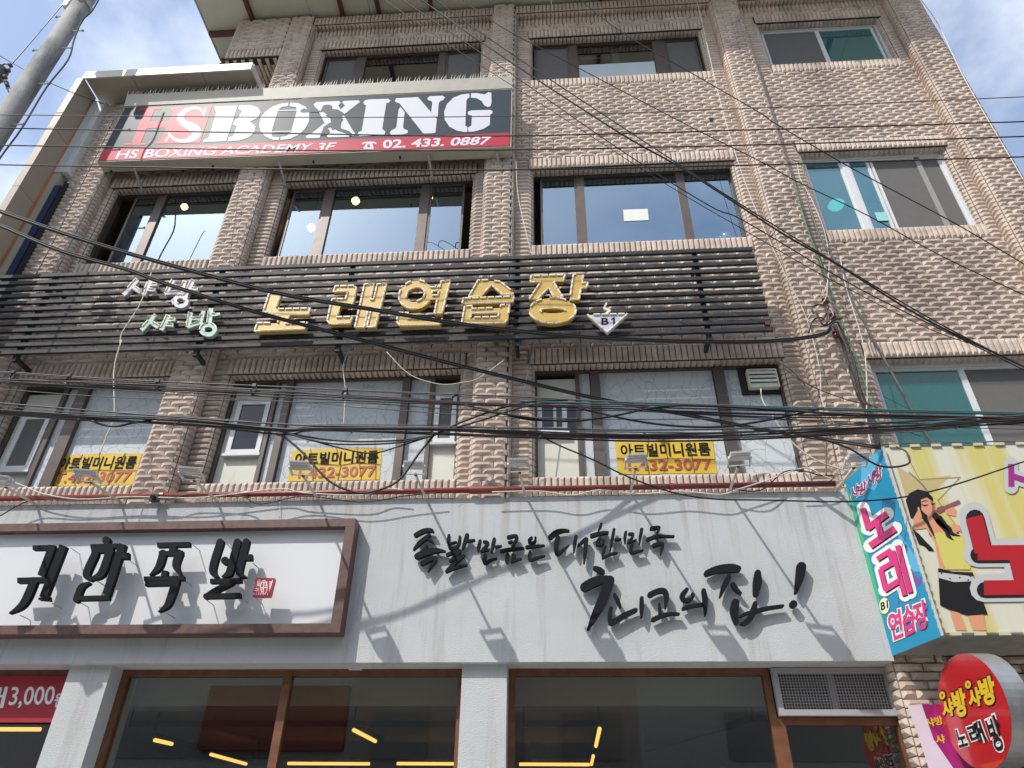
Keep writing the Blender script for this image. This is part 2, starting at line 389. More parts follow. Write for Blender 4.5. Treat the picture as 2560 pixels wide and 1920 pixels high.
TILE_L, TILE_H, PITCH_Z = .2150, .0588, .0667
def tile(L, H, jit=0.):
    """split-face tile: a thin plate with a hipped ridge; coordinates (along, up, out)"""
    ia = min(.040, L*.3); e = .009; c = .029
    r0, r1 = .47+jit, .90
    if L < .21 and L > .18 and H < .07: ia, r0, r1, c = .03, .24+jit*.5, .70+jit*.5, .026      # soldier tiles have a broad flat face
    v = [(0, 0, 0), (L, 0, 0), (L, H, 0), (0, H, 0), (0, 0, e), (L, 0, e), (L, H, e), (0, H, e),
         (ia, H*r0, c), (L-ia, H*r0, c), (L-ia, H*r1, c), (ia, H*r1, c)]
    f = [(0, 1, 5, 4), (1, 2, 6, 5), (2, 3, 7, 6), (3, 0, 4, 7), (4, 5, 9, 8), (5, 6, 10, 9), (6, 7, 11, 10), (7, 4, 8, 11), (8, 9, 10, 11)]
    return v, f
CAND = {'brick': [], 'soldier_brick': []}; REST = {'brick': MB(), 'soldier_brick': MB()}
def put(kind, o, u, v, n, L, H):
    full = abs(L-(TILE_L if kind == 'brick' else .2))< 1e-6 and abs(H-(TILE_H if kind == 'brick' else .056)) < 1e-6
    c = o+u*(L/2)+v*(H/2); d = c-CP; z = d.dot(fw); x, y = 1280+F*d.dot(rt)/z, 960-F*d.dot(upv)/z
    if full and 0 < x < 2560 and 0 < y < 1920: CAND[kind].append((z, o, u, v, n))
    else: stuff(kind, o, u, v, n, L, H)
def stuff(kind, o, u, v, n, L, H):
    vs, fs = tile(L, H, random.uniform(-.05, .06))
    REST[kind].add([o+u*a+v*b+n*(c+random.uniform(-.0015, .0015)*(c > 0)) for a, b, c in vs], fs)
def courses(o, u, v, n, W, Hh, shift=0, stack=None):
    """fill a rectangle W x Hh with running bond (or stacked single tiles when narrow)"""
    rows = max(1, round(Hh/PITCH_Z)); p = Hh/rows; h = TILE_H if abs(p-PITCH_Z) < .004 else p-.0067
    full = abs(p-PITCH_Z) < .004
    if stack is None: stack = W < .3
    for r in range(rows):
        b = r*p+.003
        if stack:
            k = max(1, round(W/.26)); q = W/k
            for j in range(k): put('brick', o+u*(j*q+.003)+v*b, u, v, n, q-.006, h)
            continue
        x = -(.111 if (r+shift) % 2 else 0.)
        while x < W-.02:
            x0, x1 = max(x, 0), min(x+.222, W)
            if x1-x0 > .03:
                L = TILE_L if (x0 == x and x1 == x+.222) else x1-x0-.0065
                put('brick', o+u*(x0+.00325)+v*b, u, v, n, L, h)
            x += .222
def soldiers(o, u, v, n, W, Hh):
    k = max(1, round(W/.0635)); q = W/k
    L = .2 if abs(Hh-.206) < .012 else Hh-.006
    Hn = .056 if abs(q-.0635) < .0025 else q-.0065
    for j in range(k): put('soldier_brick', o+u*((j+1)*q-.0035)+v*.003, v, -u, n, L, Hn)
X, Yv, Z = Vector((1, 0, 0)), Vector((0, 1, 0)), Vector((0, 0, 1)); NF = Vector((0, -1, 0))
for i, (a, b) in enumerate(PIL):
    z1 = 11.0 if i == 0 else TOP; zb = 4.36 if i < 3 else .15
    courses(Vector((a, YP, zb)), X, Z, NF, b-a, z1-zb, i)
    if i and i < 4 or i == 4:      # returns facing the bays (left faces), seen from the middle
        courses(Vector((a, .0, zb)), -Yv, Z, -X, .15, z1-zb-.22, 0, True)
    if i < 4:
        courses(Vector((b, YP, zb)), Yv, Z, X, .15, z1-zb-.22, 0, True)
LINT, SILL = .206, .206
for i, zs, zt_ in SPANS:
    a, b = BAY[i]; wa, wb = WIN[i]
    lower_is_window = any(o and abs(o[1]-zs) < 1e-4 for o in LEV[i]); upper_is_window = any(o and abs(o[0]-zt_) < 1e-4 for o in LEV[i])
    z0, z1 = zs, zt_
    if lower_is_window:            # soldier lintel, a little proud
        soldiers(Vector((wa-.03, -.03, zs-.01)), X, Z, NF, wb-wa+.06, LINT)
        for s in ((a, wa-.03), (wb+.03, b)):
            if s[1]-s[0] > .03: courses(Vector((s[0], 0, zs)), X, Z, NF, s[1]-s[0], .2, 0, True)
        z0 = zs+LINT
    if upper_is_window:
        soldiers(Vector((wa, -.012, zt_-SILL)), X, Z, NF, wb-wa, SILL)
        for s in ((a, wa), (wb, b)):
            if s[1]-s[0] > .03: courses(Vector((s[0], 0, zt_-SILL)), X, Z, NF, s[1]-s[0], SILL, 0, True)
        z1 = zt_-SILL
    if zt_ > TOP-.3 and i:         # under the top beam
        soldiers(Vector((a, -.006, z1-.2)), X, Z, NF, b-a, .2); z1 -= .2
    if z1-z0 > .05: courses(Vector((a, 0, z0)), X, Z, NF, b-a, z1-z0, i)
lint = MB(); reveal = MB()
for i in range(4):
    for o in LEV[i]:
        if not o: continue
        wa, wb = WIN[i]
        MB().box(wa-.03, wb+.03, -.03, -.0005, o[1]-.01, o[1]+LINT-.01).build('lintel', M_MORTAR, WALL)
        courses(Vector((BAY[i][0], 0, o[0])), X, Z, NF, wa-BAY[i][0], o[1]-o[0], 0, True) if wa-BAY[i][0] > .05 else None
        if BAY[i][1]-wb > .05: courses(Vector((wb, 0, o[0])), X, Z, NF, BAY[i][1]-wb, o[1]-o[0], 0, True)
        # undersides of the lintels and window jambs
        k = round((wb-wa)/.0635); q = (wb-wa)/k
        for j in range(k): stuff('soldier_brick', Vector((wa+(j)*q+.003, .11, o[1]-.0)), -Yv, X, -Z, .118, q-.006)
        rows = round((o[1]-o[0])/PITCH_Z); p = (o[1]-o[0])/rows
        for r in range(rows):
            stuff('brick', Vector((wb, .1, o[0]+r*p+.003)), -Yv, Z, -X, .095, p-.007)
            stuff('brick', Vector((wa, .005, o[0]+r*p+.003)), Yv, Z, X, .095, p-.007)
for i in (1, 2, 3):                # the beam under the eave
    a, b = BAY[i]
    soldiers(Vector((a, -.12, TOP-.206)), X, Z, NF, b-a, .206)
    k = round((b-a)/.0635); q = (b-a)/k
    for j in range(k): stuff('soldier_brick', Vector((a+j*q+.003, -.004, TOP-.22)), -Yv, X, -Z, .112, q-.006)
courses(Vector((-5.1, -.14, 12.34)), X, Z, NF, .91, TOP-12.34, 0)
soldiers(Vector((-5.1, -.14, 12.13)), X, Z, NF, .91, .206)
for j in range(14):
    for r in range(4): stuff('brick', Vector((-5.1+j*.065+.003, -.12+.222*(r+1)+(.11 if j % 2 else 0), 12.12)), -Yv, X, -Z, .2155, .058)
for k_, (L, H) in {'brick': (TILE_L, TILE_H), 'soldier_brick': (.2, .056)}.items():
    CAND[k_].sort(key=lambda t: t[0])
    me = None; vs_, fs_ = tile(L, H); me = bpy.data.meshes.new(k_); me.from_pydata(vs_, [], fs_); me.materials.append(M_BRICK)
    for z_, o, u, v, n in CAND[k_][:300]:
        ob = bpy.data.objects.new(k_, me); COL.objects.link(ob); ob.parent = WALL
        n2 = n; ob.matrix_local = Matrix(((u.x, v.x, n2.x, o.x), (u.y, v.y, n2.y, o.y), (u.z, v.z, n2.z, o.z), (0, 0, 0, 1)))
    for z_, o, u, v, n in CAND[k_][300:]: stuff(k_, o, u, v, n, L, H)
    tag(REST[k_].build(k_, M_BRICK, WALL), kind='stuff')

# rooms behind the windows
room = MB()
room.box(-6.3, 5.43, .32, 8.7, 4.25, 4.4); room.box(-6.3, 5.43, .32, 8.7, 7.2, 7.4); room.box(-6.3, 5.43, .32, 8.7, 10.45, 10.7); room.box(-4.19, 5.43, .32, 8.7, 12.98, 13.1)
room.box(-6.3, 5.43, 3.6, 3.7, 4.4, 7.2); room.box(-6.3, 5.43, 4.6, 4.7, 7.4, 10.45); room.box(-4, 5.43, 2.6, 2.7, 10.7, 12.98)
room.box(2.7, 2.8, .32, 4, 4.4, 13)
room.build('interior_wall', M_INNER, B)
# ---- windows
def frame_boxes(mb, x0, x1, z0, z1, y0, y1, t): mb.box(x0, x1, y0, y1, z1-t, z1); mb.box(x0, x1, y0, y1, z0, z0+t); mb.box(x0, x0+t, y0, y1, z0+t, z1-t); mb.box(x1-t, x1, y0, y1, z0+t, z1-t)
def window(i, lev, panes, mulls, m_frame, t=.035, y=.10, special=None):
    wa, wb = WIN[i]; z0, z1 = LEV[i][lev]; W = wb-wa
    f = MB(); frame_boxes(f, wa, wb, z0, z1, y, y+.09, t)
    wobj = f.build('window', m_frame, B)
    for a, b in mulls: MB().box(wa+a*W, wa+b*W, y+.005, y+.08, z0+t, z1-t).build('mullion', m_frame, wobj)
    for a, b, m, fr in panes:
        x0, x1 = wa+a*W, wa+b*W; s = .022 if fr else 0
        if fr:
            sf = MB(); frame_boxes(sf, x0, x1, z0+t+.001, z1-t-.001, y+.02, y+.055, .03); sf.build('sash', fr, wobj)
        MB().box(x0+s, x1-s, y+.035, y+.041, z0+t, z1-t).build('pane', m, wobj)
    return wobj
G = M_GLASS; G4 = M_GLASS4; FB = M_FRAMEB; FWm = M_FRAMEW
window(0, 1, [(.155, .36, G, FB), (.42, .985, G, None)], [(.36, .42)], FB)
window(1, 1, [(.035, .215, G, FB), (.26, .717, G, None), (.764, .945, G, FB)], [(.215, .26), (.717, .764)], FB)
window(2, 1, [(.045, .226, G, FB), (.264, .72, G, None), (.76, .985, G, None)], [(.226, .264), (.72, .76)], FB)
window(1, 2, [(.02, .215, M_SCREEN, FB), (.27, .725, G4, None), (.77, .98, M_SCREEN, FB)], [(.215, .27), (.725, .77)], FB)
w4 = window(2, 2, [(.02, .228, M_SCREEN, FB), (.276, .72, G4, None), (.79, .98, M_SCREEN, FB)], [(.228, .276), (.72, .79)], FB)
wa, wb = WIN[2]; W = wb-wa
MB().box(wa+.28*W, wa+.715*W, .118, .13, 11.34, 11.34+.5).build('frosted_film', M_FROST, w4)
MB().box(wa+.48*W, wa+.525*W, .2, .26, 11.34, 12.38).build('inner_post', mat('inner_wood', (.3, .19, .1), .6), w4)
MB().box(wa+.30*W, wa+.48*W, .2, .26, 12.12, 12.17).build('inner_rail', MATS['inner_wood'], w4)
w = window(3, 2, [(.04, .50, M_SCREEN, FWm), (.50, .96, M_TEAL, FWm)], [], FWm, .045, .09)
wa, wb = WIN[3]; W = wb-wa
MB().box(wa+.53*W, wa+.94*W, .14, .15, 11.43, 11.43+.42).build('frosted_film', mat('blue_film', (.10, .22, .26), .3), w)
w = window(3, 1, [(.03, .29, M_TEAL, FWm), (.33, .48, M_TEAL, FWm), (.49, .97, M_SCREEN, FWm)], [(.285, .335)], FWm, .055, .08)
MB().box(wa+.80*W, wa+.835*W, .10, .112, 8.0, 9.32).build('screen_rail', mat('grey_rail', (.3, .29, .28), .7), w)
MB().box(wa+.39*W, wa+.46*W, .10, .108, 8.18, 8.33).build('paper_note', mat('pale_note', (.3, .62, .6), .6), w)
w = window(3, 0, [(.03, .52, M_TEAL, FWm), (.52, .97, M_SCREEN, FWm)], [], FWm, .06, .08)
# third floor interior lamps, notice and trophies
for k, (px, py, Y, r) in enumerate([(461, 517, 1.0, .055), (778, 569, .8, .06), (889, 502, 1.0, .065), (1074, 494, 1.0, .05)]):
    p = at(px, py, Y); lb = ['left hand third floor window', 'left pane of the middle window', 'wide pane of the middle third floor window', 'right pane of the middle third floor window'][k]
    t = thing('globe_lamp', 'round glowing ceiling globe lamp behind the '+lb, 'lamp', p, 'globe lamps on the third floor')
    MB().lathe(p, [(0, -r), (r*.6, -r*.8), (r, 0), (r*.6, r*.8), (0, r)], 14).build('globe', M_GLOBE, t, True)
    MB().tube([p+Vector((0, 0, r*.9)), Vector((p.x, p.y, 10.45))], .008).build('stem', M_DARK, t)
q = [at(x, y, .128) for x, y in ((1560, 553), (1622, 550), (1619, 522), (1558, 524))]
MB().add(q+[p+Vector((0, .004, 0)) for p in q], [(0, 1, 2, 3), (7, 6, 5, 4), (0, 4, 5, 1), (1, 5, 6, 2), (2, 6, 7, 3), (3, 7, 4, 0)]).solo('paper_notice', mat('paper', (.75, .77, .68), .7), 'blank pale paper notice taped inside the wide pane of the right hand third floor window', 'notice')
M_SILV = mat('trophy_metal', (.7, .68, .62), .2, metal=.9); M_TROB = mat('trophy_base', (.16, .05, .03), .3)
for k, (px, s, lb) in enumerate([(1682, .6, 'small gold two handled trophy cup behind the wide pane, nearest the mullion'), (1772, .8, 'squat trophy cup behind the right pane beside the mullion'), (1816, 1.35, 'tallest silver trophy cup behind the right pane of the third floor window'), (1846, .95, 'slim trophy with a figure at the right end of the window row')]):
    p = at(px, 600, .26); p.z = 7.87+.036
    t = thing('trophy', lb, 'trophy', p, 'trophies behind the third floor window')
    MB().lathe(p, [(.035*s, 0), (.035*s, .05*s), (.02*s, .055*s)], 10).build('base', M_TROB, t)
    c = MB().lathe(p+Vector((0, 0, .055*s)), [(.012*s, 0), (.012*s, .04*s), (.03*s, .06*s), (.055*s, .11*s), (.06*s, .16*s)], 12)
    c.build('cup', M_SILV, t, True)
    for sx in (-1, 1): MB().tube(spline([p+Vector((sx*.055*s, 0, .2*s)), p+Vector((sx*.09*s, 0, .19*s)), p+Vector((sx*.08*s, 0, .14*s)), p+Vector((sx*.04*s, 0, .13*s))], 3), .006*s, 5).build('handle', M_SILV, t)

p = at(2078, 477, .75); p.z = min(p.z, 9.2); t = thing('ceiling_lamp', 'blurred pale ceiling lamp glowing behind the teal third floor pane', 'lamp', p)
MB().lathe(p, [(0, -.05), (.09, -.04), (.11, 0), (.09, .03), (0, .04)], 16).build('shade', mat('white_glow', (.9, .9, .8), .5, emit=(1, 1, .85, 5)), t, True)
MB().tube([p+Vector((0, 0, .03)), (p.x, p.y, 10.45)], .01).build('stem', M_DARK, t)
# ---- uneven sealant round the white windows
M_SEAL = mat('sealant', (.62, .60, .52), .8, var=.2, vscale=30)
for lev in range(3):
    wa_, wb_ = WIN[3]; z0_, z1_ = LEV[3][lev]; rs = random.Random(lev)
    pts_ = [(wa_, .07, z1_), (wb_, .07, z1_), (wb_, .07, z0_)]; q_ = []
    for (a_, b_) in zip(pts_, pts_[1:]):
        for k_ in range(24): q_.append(Vector(a_).lerp(Vector(b_), k_/24))
    MB().tube(q_, [rs.uniform(.008, .024) for _ in q_], 6).build('sealant', M_SEAL, B)
# ---- boarded second floor windows
def crack_mat():
    m = mat('cracked_grey_film', (.40, .42, .43), .8, var=.04, vscale=2)
    n = m.node_tree.nodes; l = m.node_tree.links; b = n['Principled BSDF']
    geo = n.new('ShaderNodeNewGeometry'); nz = n.new('ShaderNodeTexNoise'); nz.inputs['Scale'].default_value = 3
    l.new(geo.outputs['Position'], nz.inputs['Vector'])
    ad = n.new('ShaderNodeVectorMath'); ad.operation = 'MULTIPLY_ADD'; ad.inputs[1].default_value = (.22, .22, .22); sq = n.new('ShaderNodeVectorMath'); sq.operation = 'MULTIPLY'; sq.inputs[1].default_value = (1.25, 1, .62)
    l.new(nz.outputs['Color'], ad.inputs[0]); l.new(geo.outputs['Position'], ad.inputs[2])
    vo = n.new('ShaderNodeTexVoronoi'); vo.feature = 'DISTANCE_TO_EDGE'; vo.inputs['Scale'].default_value = 7.5
    l.new(ad.outputs[0], sq.inputs[0]); l.new(sq.outputs[0], vo.inputs['Vector'])
    r = n.new('ShaderNodeMapRange'); r.inputs['From Min'].default_value = .008; r.inputs['From Max'].default_value = .03; r.inputs['To Min'].default_value = .85; r.inputs['To Max'].default_value = 0
    l.new(vo.outputs['Distance'], r.inputs[0])
    c = n.new('ShaderNodeMixRGB'); c.inputs[1].default_value = (.58, .62, .635, 1); c.inputs[2].default_value = (.40, .425, .435, 1); l.new(r.outputs[0], c.inputs[0]); l.new(c.outputs[0], b.inputs['Base Color'])
    bp = n.new('ShaderNodeBump'); bp.inputs['Strength'].default_value = .6; bp.inputs['Distance'].default_value = .004; bp.invert = True
    l.new(r.outputs[0], bp.inputs['Height']); l.new(bp.outputs[0], b.inputs['Normal'])
    return m
M_CRACK = crack_mat()
def pxs(x, y, Y=.1): return at(x, y, Y).x
def boarded(i, mulls, panels, thin):
    wa, wb = WIN[i]; z0, z1 = LEV[i][0]
    f = MB(); frame_boxes(f, wa, wb, z0, z1, .09, .2, .045); wo = f.build('window', FB, B)
    for a, b in mulls: MB().box(a, b, .07, .19, z0+.045, z1-.045).build('mullion', FB, wo)
    for a, b in thin: MB().box(a, b, .09, .19, z0+.045, z1-.045).build('mullion', FB, wo)
    for a, b, m, y in panels: MB().box(a, b, y, y+.02, z0+.045, z1-(.10 if m is M_CREAM else .045)).build('panel', m, wo)
    return wo
def inset(wo, x0, x1, z0, z1, y, t=.045, m=None, dark=None):
    f = MB(); frame_boxes(f, x0, x1, z0, z1, y-.05, y, t); o = f.build('inset_window', m or M_FRAMEW, wo)
    return o
# left bay
s1 = boarded(0, [(-5.37, -5.24)], [(-5.98, -5.55, M_CREAM, .14), (-5.5, -5.37, M_CRACK, .13), (-5.24, -4.34, M_CRACK, .13)], [(-5.55, -5.5)])
def mini(wo_parent, x0, x1, z0, z1, y, pane, extra=None):
    f = MB(); frame_boxes(f, x0, x1, z0, z1, y-.045, y-.001, .05); f.box(x0-.02, x1+.02, y-.06, y-.001, z0-.03, z0-.002)
    o = f.build('small_window', M_FRAMEW, B); MB().box(x0+.05, x1-.05, y-.03, y-.024, z0+.05, z1-.05).build('pane', pane, o); return o
mini(s1, -5.9, -5.58, 4.98, 5.66, .14, M_SCREEN)
a, b = WIN[1]
s2 = boarded(1, [(pxs(724, 945), pxs(740, 945)), (pxs(1011, 940), pxs(1029, 940))],
    [(a+.05, pxs(694, 954), M_CREAM, .14), (pxs(703, 954), pxs(723, 950), M_CRACK, .13), (pxs(741, 945), pxs(1010, 940), M_CRACK, .13), (pxs(1030, 940), pxs(1078, 940), M_CRACK, .13), (pxs(1089, 940), b-.05, M_CREAM, .14)],
    [(pxs(693, 954), pxs(702, 954)), (pxs(1079, 940), pxs(1089, 940))])
M_NAVY = mat('dark_pane', (.008, .01, .02), .15)
mini(s2, a+.12, pxs(692, 954)-.01, 5.12, 5.78, .14, M_NAVY)
mini(s2, pxs(1092, 970), b-.06, 5.2, 5.8, .14, M_SCREEN)
a, b = WIN[2]
s3 = boarded(2, [(pxs(1474, 925), pxs(1497, 925)), (pxs(1779, 910), pxs(1804, 910))],
    [(a+.05, pxs(1437, 940), M_CREAM, .14), (pxs(1447, 935), pxs(1473, 935), M_CRACK, .13), (pxs(1498, 925), pxs(1778, 915), M_CRACK, .13), (pxs(1805, 910), b-.05, M_CRACK, .13)], [(pxs(1437, 940), pxs(1447, 940))])
o = mini(s3, a+.05, a+.36, 5.3, 5.66, .14, M_NAVY); MB().box(a+.22, a+.25, .10, .12, 5.35, 5.61).build('mullion', M_CREAM, o)
MB().box(a+.37, pxs(1437, 940)-.01, .125, .139, 5.3, 5.64).build('dark_pane', M_NAVY, B)
# louvre vent box in the right part
p0, p1 = at(1874, 971, .06), at(1931, 925, .06)
v = MB().box(p0.x-.07, b-.046, .10, .129, p0.z-.04, 6.03).build('vent_backing', M_DARK, B)
f = MB(); frame_boxes(f, p0.x, p1.x+.03, p0.z, p1.z, .03, .099, .012); vent = f.build('louvre_vent', M_CREAM, B)
h = (p1.z-p0.z-.024)/4
for k in range(4): MB().add([(p0.x+.012, .034, p0.z+.012+k*h), (p1.x+.018, .034, p0.z+.012+k*h), (p1.x+.018, .048, p0.z+.012+(k+.93)*h), (p0.x+.012, .048, p0.z+.012+(k+.93)*h)], [(0, 1, 2, 3)]).build('slat', M_CREAM, vent)

# ---- shop front (ground floor)
FY = -.22
fas = MB().box(-6.6, 2.61, FY, .0, 2.95, 4.415); fas.build('fascia', M_STUCCO, B)
MB().box(-6.6, 2.61, 0, .31, 2.955, 4.36).build('fascia_backing', M_STUCCO, B)
for a, b in ((-4.2, -3.83), (-.83, -.46)): MB().box(a, b, -.15, .3, .12, 2.95).build('column', M_STUCCO, B)
def shopwin(x0, x1, z0, z1, mull=(), name='shop_window'):
    f = MB(); frame_boxes(f, x0, x1, z0, z1, .03, .11, .055); o = f.build(name, M_WOOD, B)
    for m in mull: MB().box(m-.035, m+.035, .025, .105, z0+.055, z1-.055).build('mullion', M_WOOD, o)
    xs = [x0+.055]+[t for m in mull for t in (m-.035, m+.035)]+[x1-.055]
    for k in range(0, len(xs), 2): MB().box(xs[k], xs[k+1], .06, .068, z0+.055, z1-.055).build('pane', M_SHOP, o)
    return o
shopwin(-3.83, -.83, .5, 2.955, (-2.355,)); shopwin(-.46, 1.69, .5, 2.955); shopwin(1.69, 2.66, .15, 2.58, (), 'shop_door'); shopwin(-6.5, -4.2, .5, 2.955)
gr = MB(); frame_boxes(gr, 1.70, 2.63, 2.585, 2.945, -.02, .03, .045); gro = gr.build('vent_grille', mat('grille_grey', (.36, .36, .37), .5, var=.05), B)
MB().box(2.14, 2.19, .02, .06, 2.63, 2.9).build('centre_post', MATS['grille_grey'], gro)
wm = MB()
for k in range(1, 36): x = 1.745+k*.84/36; wm.bar((x, .0, 2.63), (x, .0, 2.9), .0045, .0045)
for k in range(1, 12): z = 2.63+k*.27/12; wm.bar((1.745, .006, z), (2.585, .006, z), .0045, .0045)
wm.build('wire_mesh', mat('mesh_wire', (.5, .5, .5), .4, metal=.5), gro)
lv = MB()
for k in range(10): z = 2.63+k*.027; lv.add([(1.745, .05, z), (2.585, .05, z), (2.585, .09, z+.026), (1.745, .09, z+.026)], [(0, 1, 2, 3)])
lv.build('louvre_blades', mat('louvre_grey', (.28, .28, .28), .6), gro)
MB().box(1.7, 2.63, .1, .12, 2.58, 2.95).build('grille_backing', M_DARK, B)
# shop interior
M_SHOPW = mat('shop_wall', (.20, .175, .14), .8); M_CEIL = mat('shop_ceiling', (.085, .08, .07), .8)
r = MB(); r.box(-6.3, 2.61, .32, 8.6, .02, .1); r.box(-6.3, 2.61, .32, 8.6, 2.98, 3.05); r.box(-6.3, 2.61, 7.5, 7.6, .1, 2.98); r.box(2.5, 2.6, .32, 7.5, .1, 2.98); r.box(-6.3, -6.2, .32, 7.5, .1, 2.98)
r.build('shop_interior', M_SHOPW, B)
MB().box(-6.2, 2.5, .33, .36, 2.72, 2.98).build('ceiling_bulkhead', mat('bulkhead', (.34, .33, .27), .8), B)
rails = [((-6.1, 1.45), (-4.6, 1.45)), ((-4.45, 1.45), (-.5, 1.45)), ((-.4, 1.42), (.34, 1.42)), ((.34, 1.42), (.34, 4.35)), ((-.45, 4.35), (.34, 4.35)), ((-4.2, 4.35), (-1.3, 4.35)), ((-4.57, 2.2), (-4.3, 4.5)), ((-2.13, 1.5), (-2.05, 2.5)), ((1.75, 1.1), (2.25, 1.1)), ((.95, 3.2), (1.75, 1.1))]
rl = MB()
for (x0, y0), (x1, y1) in rails: rl.bar((x0, y0, 2.745), (x1, y1, 2.745), .04, .05)
for (x0, y0), (x1, y1) in rails: rl.bar((x0, y0, 2.745), (x0, y0, 2.98), .012, .012)
rl.build('light_rail', M_DARK, B)
leds = [((-6.0, 1.53), (-5.44, 1.53), 'yellow LED tube in the shop at the left picture edge'), ((-5.75, 2.3), (-5.3, 2.3), 'short yellow LED tube seen beside the left grey column'), ((-4.57, 2.25), (-4.51, 2.55), 'short angled LED tube nearest the left edge of the double shop window'), ((-4.43, 3.44), (-4.35, 4.42), 'long angled LED tube in the left half of the double shop window'),
        ((-2.13, 1.53), (-2.08, 2.28), 'steep angled LED tube in the right half of the double shop window'), ((-3.74, 4.33), (-2.62, 4.33), 'long level LED tube just right of the shop window mullion'), ((-2.24, 4.28), (-1.3, 4.28), 'level LED tube left of the middle grey column'), ((-.61, 4.28), (.31, 4.28), 'level LED tube at the bottom of the right hand shop window'), ((.34, 1.42), (.34, 2.59), 'upright looking LED tube in the right hand shop window'), ((.335, 3.43), (.335, 4.26), 'short LED tube meeting the level one in the right hand shop window')]
for (x0, y0), (x1, y1), lb in leds:
    o = MB().tube([(x0, y0, 2.7), (x1, y1, 2.7)], .02, 8).solo('led_tube', M_LED, lb, 'lamp', 'LED tubes in the shop')
# small white sensor on the shop window frame
p = at(888, 1668, .0); MB().box(p.x-.055, p.x+.055, -.0, .028, p.z-.02, p.z+.025).solo('door_sensor', M_FRAMEW, 'small white sensor box on the top rail of the double shop window', 'sensor')

# ================================================================== ROOF EAVE
E = thing('roof_eave', 'pale sandwich panel roof eave with dark red steel ribs above the brick wall', 'roof', (0, 0, TOP+.01))
xe, ze, yf = -5.72, TOP+.02, -1.28
xs = [xe, -4.9, -3.9, -2.9, -1.9, -.9, .1, 1.1, 2.1, 3.1, 4.1, 5.1, 6.0]
for x0, x1 in zip(xs, xs[1:]): MB().box(x0+.003, x1-.003, yf, 3.4, ze+.06, ze+.16).build('roof_panel', mat('roof_panel', (.60, .585, .47), .55, var=.05, vscale=2, dirt=(.4, .36, .25), dlo=.6, dhi=.9), E)
for px, py in ((628, 57), (854, 45), (945, 40), (1077, 31)):
    x = at(px, py, -.15).x; MB().box(x-.03, x+.03, yf+.02, 3.3, ze-.02, ze+.058).build('rib', M_MAROON, E)
for x in (.9, 2.2, 3.5, 4.8): MB().box(x-.03, x+.03, yf+.02, 3.3, ze-.02, ze+.058).build('rib', M_MAROON, E)
for y, zz in ((.02, ze-.02), (.52, ze-.08)): MB().box(xe+.01, -5.11, y, y+.08, zz, ze+.055).build('cross_beam', M_MAROON, E)
MB().box(xe+.02, xe+.08, .6, 3.2, ze-.08, ze+.055).build('edge_beam', M_MAROON, E)
MB().box(xe-.02, xe-.001, yf, 3.4, ze+.05, ze+.17).build('edge_trim', mat('trim_blue_grey', (.42, .47, .52), .5), E)

# ================================================================== HS BOXING SIGN
PB_ = FP(-.36)
S = thing('boxing_sign', 'long light box sign reading HS BOXING in white on black with a red stripe', 'sign', (-3.3, -.2, 9.3))
fq = [(312, 269), (1274, 224), (1275, 364), (245, 402)]
c = [at(x, y, -.36) for x, y in fq]
xl = (c[0].x+c[3].x)/2; zt0, zt1, zb0, zb1 = c[0].z, c[1].z, c[3].z, c[2].z; xr = -.505
def facade_quad(q, y0, y1): return MB().add([(x, y0, z) for x, z in q]+[(x, y1, z) for x, z in q], [(0, 1, 2, 3), (7, 6, 5, 4), (0, 4, 5, 1), (1, 5, 6, 2), (2, 6, 7, 3), (3, 7, 4, 0)])
facade_quad([(xl-.01, zb0-.015), (xr+.01, zb1-.015), (xr+.01, zt1+.015), (xl-.01, zt0+.015)], -.355, -.18).build('cabinet', mat('cabinet_beige', (.52, .50, .40), .45, var=.06), S)
M_BXF = mat('black_flex_face', (.035, .05, .065), .42, spec=.10)
facade_quad([(xl, zb0), (xr, zb1), (xr, zt1), (xl, zt0)], -.360, -.356).build('black_face', M_BXF, S)
shape('red_stripe', [[(261, 373), (1273, 332), (1275, 364), (245, 402)]], PB_, .002, 0, mat('red_flex', (.45, .04, .07), .42, spec=.10), S)
hz = [(xl-.02, zt0+.02), (xr+.015, zt1+.02)]
hd = MB(); a0, a1 = Vector((hz[0][0], -.37, hz[0][1])), Vector((hz[1][0], -.37, hz[1][1]))
hd.add([a0, a1, a1+Vector((0, -.04, .22)), a0+Vector((0, -.04, .22)), a0+Vector((0, .01, 0)), a1+Vector((0, .01, 0)), a1+Vector((0, -.03, .22)), a0+Vector((0, -.03, .22))], [(0, 1, 2, 3), (7, 6, 5, 4), (0, 4, 5, 1), (3, 2, 6, 7), (1, 5, 6, 2), (0, 3, 7, 4)])
hd.build('hood', mat('hood_grey', (.43, .41, .34), .45, var=.08), S)
spk = MB(); n = 150
for k in range(n):
    if k % 7 == 6: continue
    t = k/(n-1); p = a0.lerp(a1, t)+Vector((0, -.036, .22)); ph = random.uniform(-.02, .02)
    spk.add([p+Vector((-.006, 0, 0)), p+Vector((.006, 0, 0)), p+Vector((.02+ph, -.02+ph, .10)), p+Vector((0, .006, 0))], [(0, 1, 2), (1, 3, 2), (3, 0, 2)])
tag(spk.build('bird_spike', mat('spike_plastic', (.75, .70, .56), .5), S), kind='stuff')
for px in (345, 705, 1072, 1243):
    p = at(px, 420 if px < 500 else 400, -.25); MB().bar((p.x, -.3, zb1-.03), (p.x+.02, -.02, zb1-.18), .03, .02).build('bracket', M_STEEL, S)
for px in (285, 533, 781, 997): p = at(px, 405, -.3); MB().box(p.x-.01, p.x+.01, -.29, -.26, zb1-.05, zb1-.016).build('clip', M_DARK, S)
z5 = (310, 230, 390/2212); z6 = (660, 220, 340/2212); z7 = (960, 210, 320/2212)
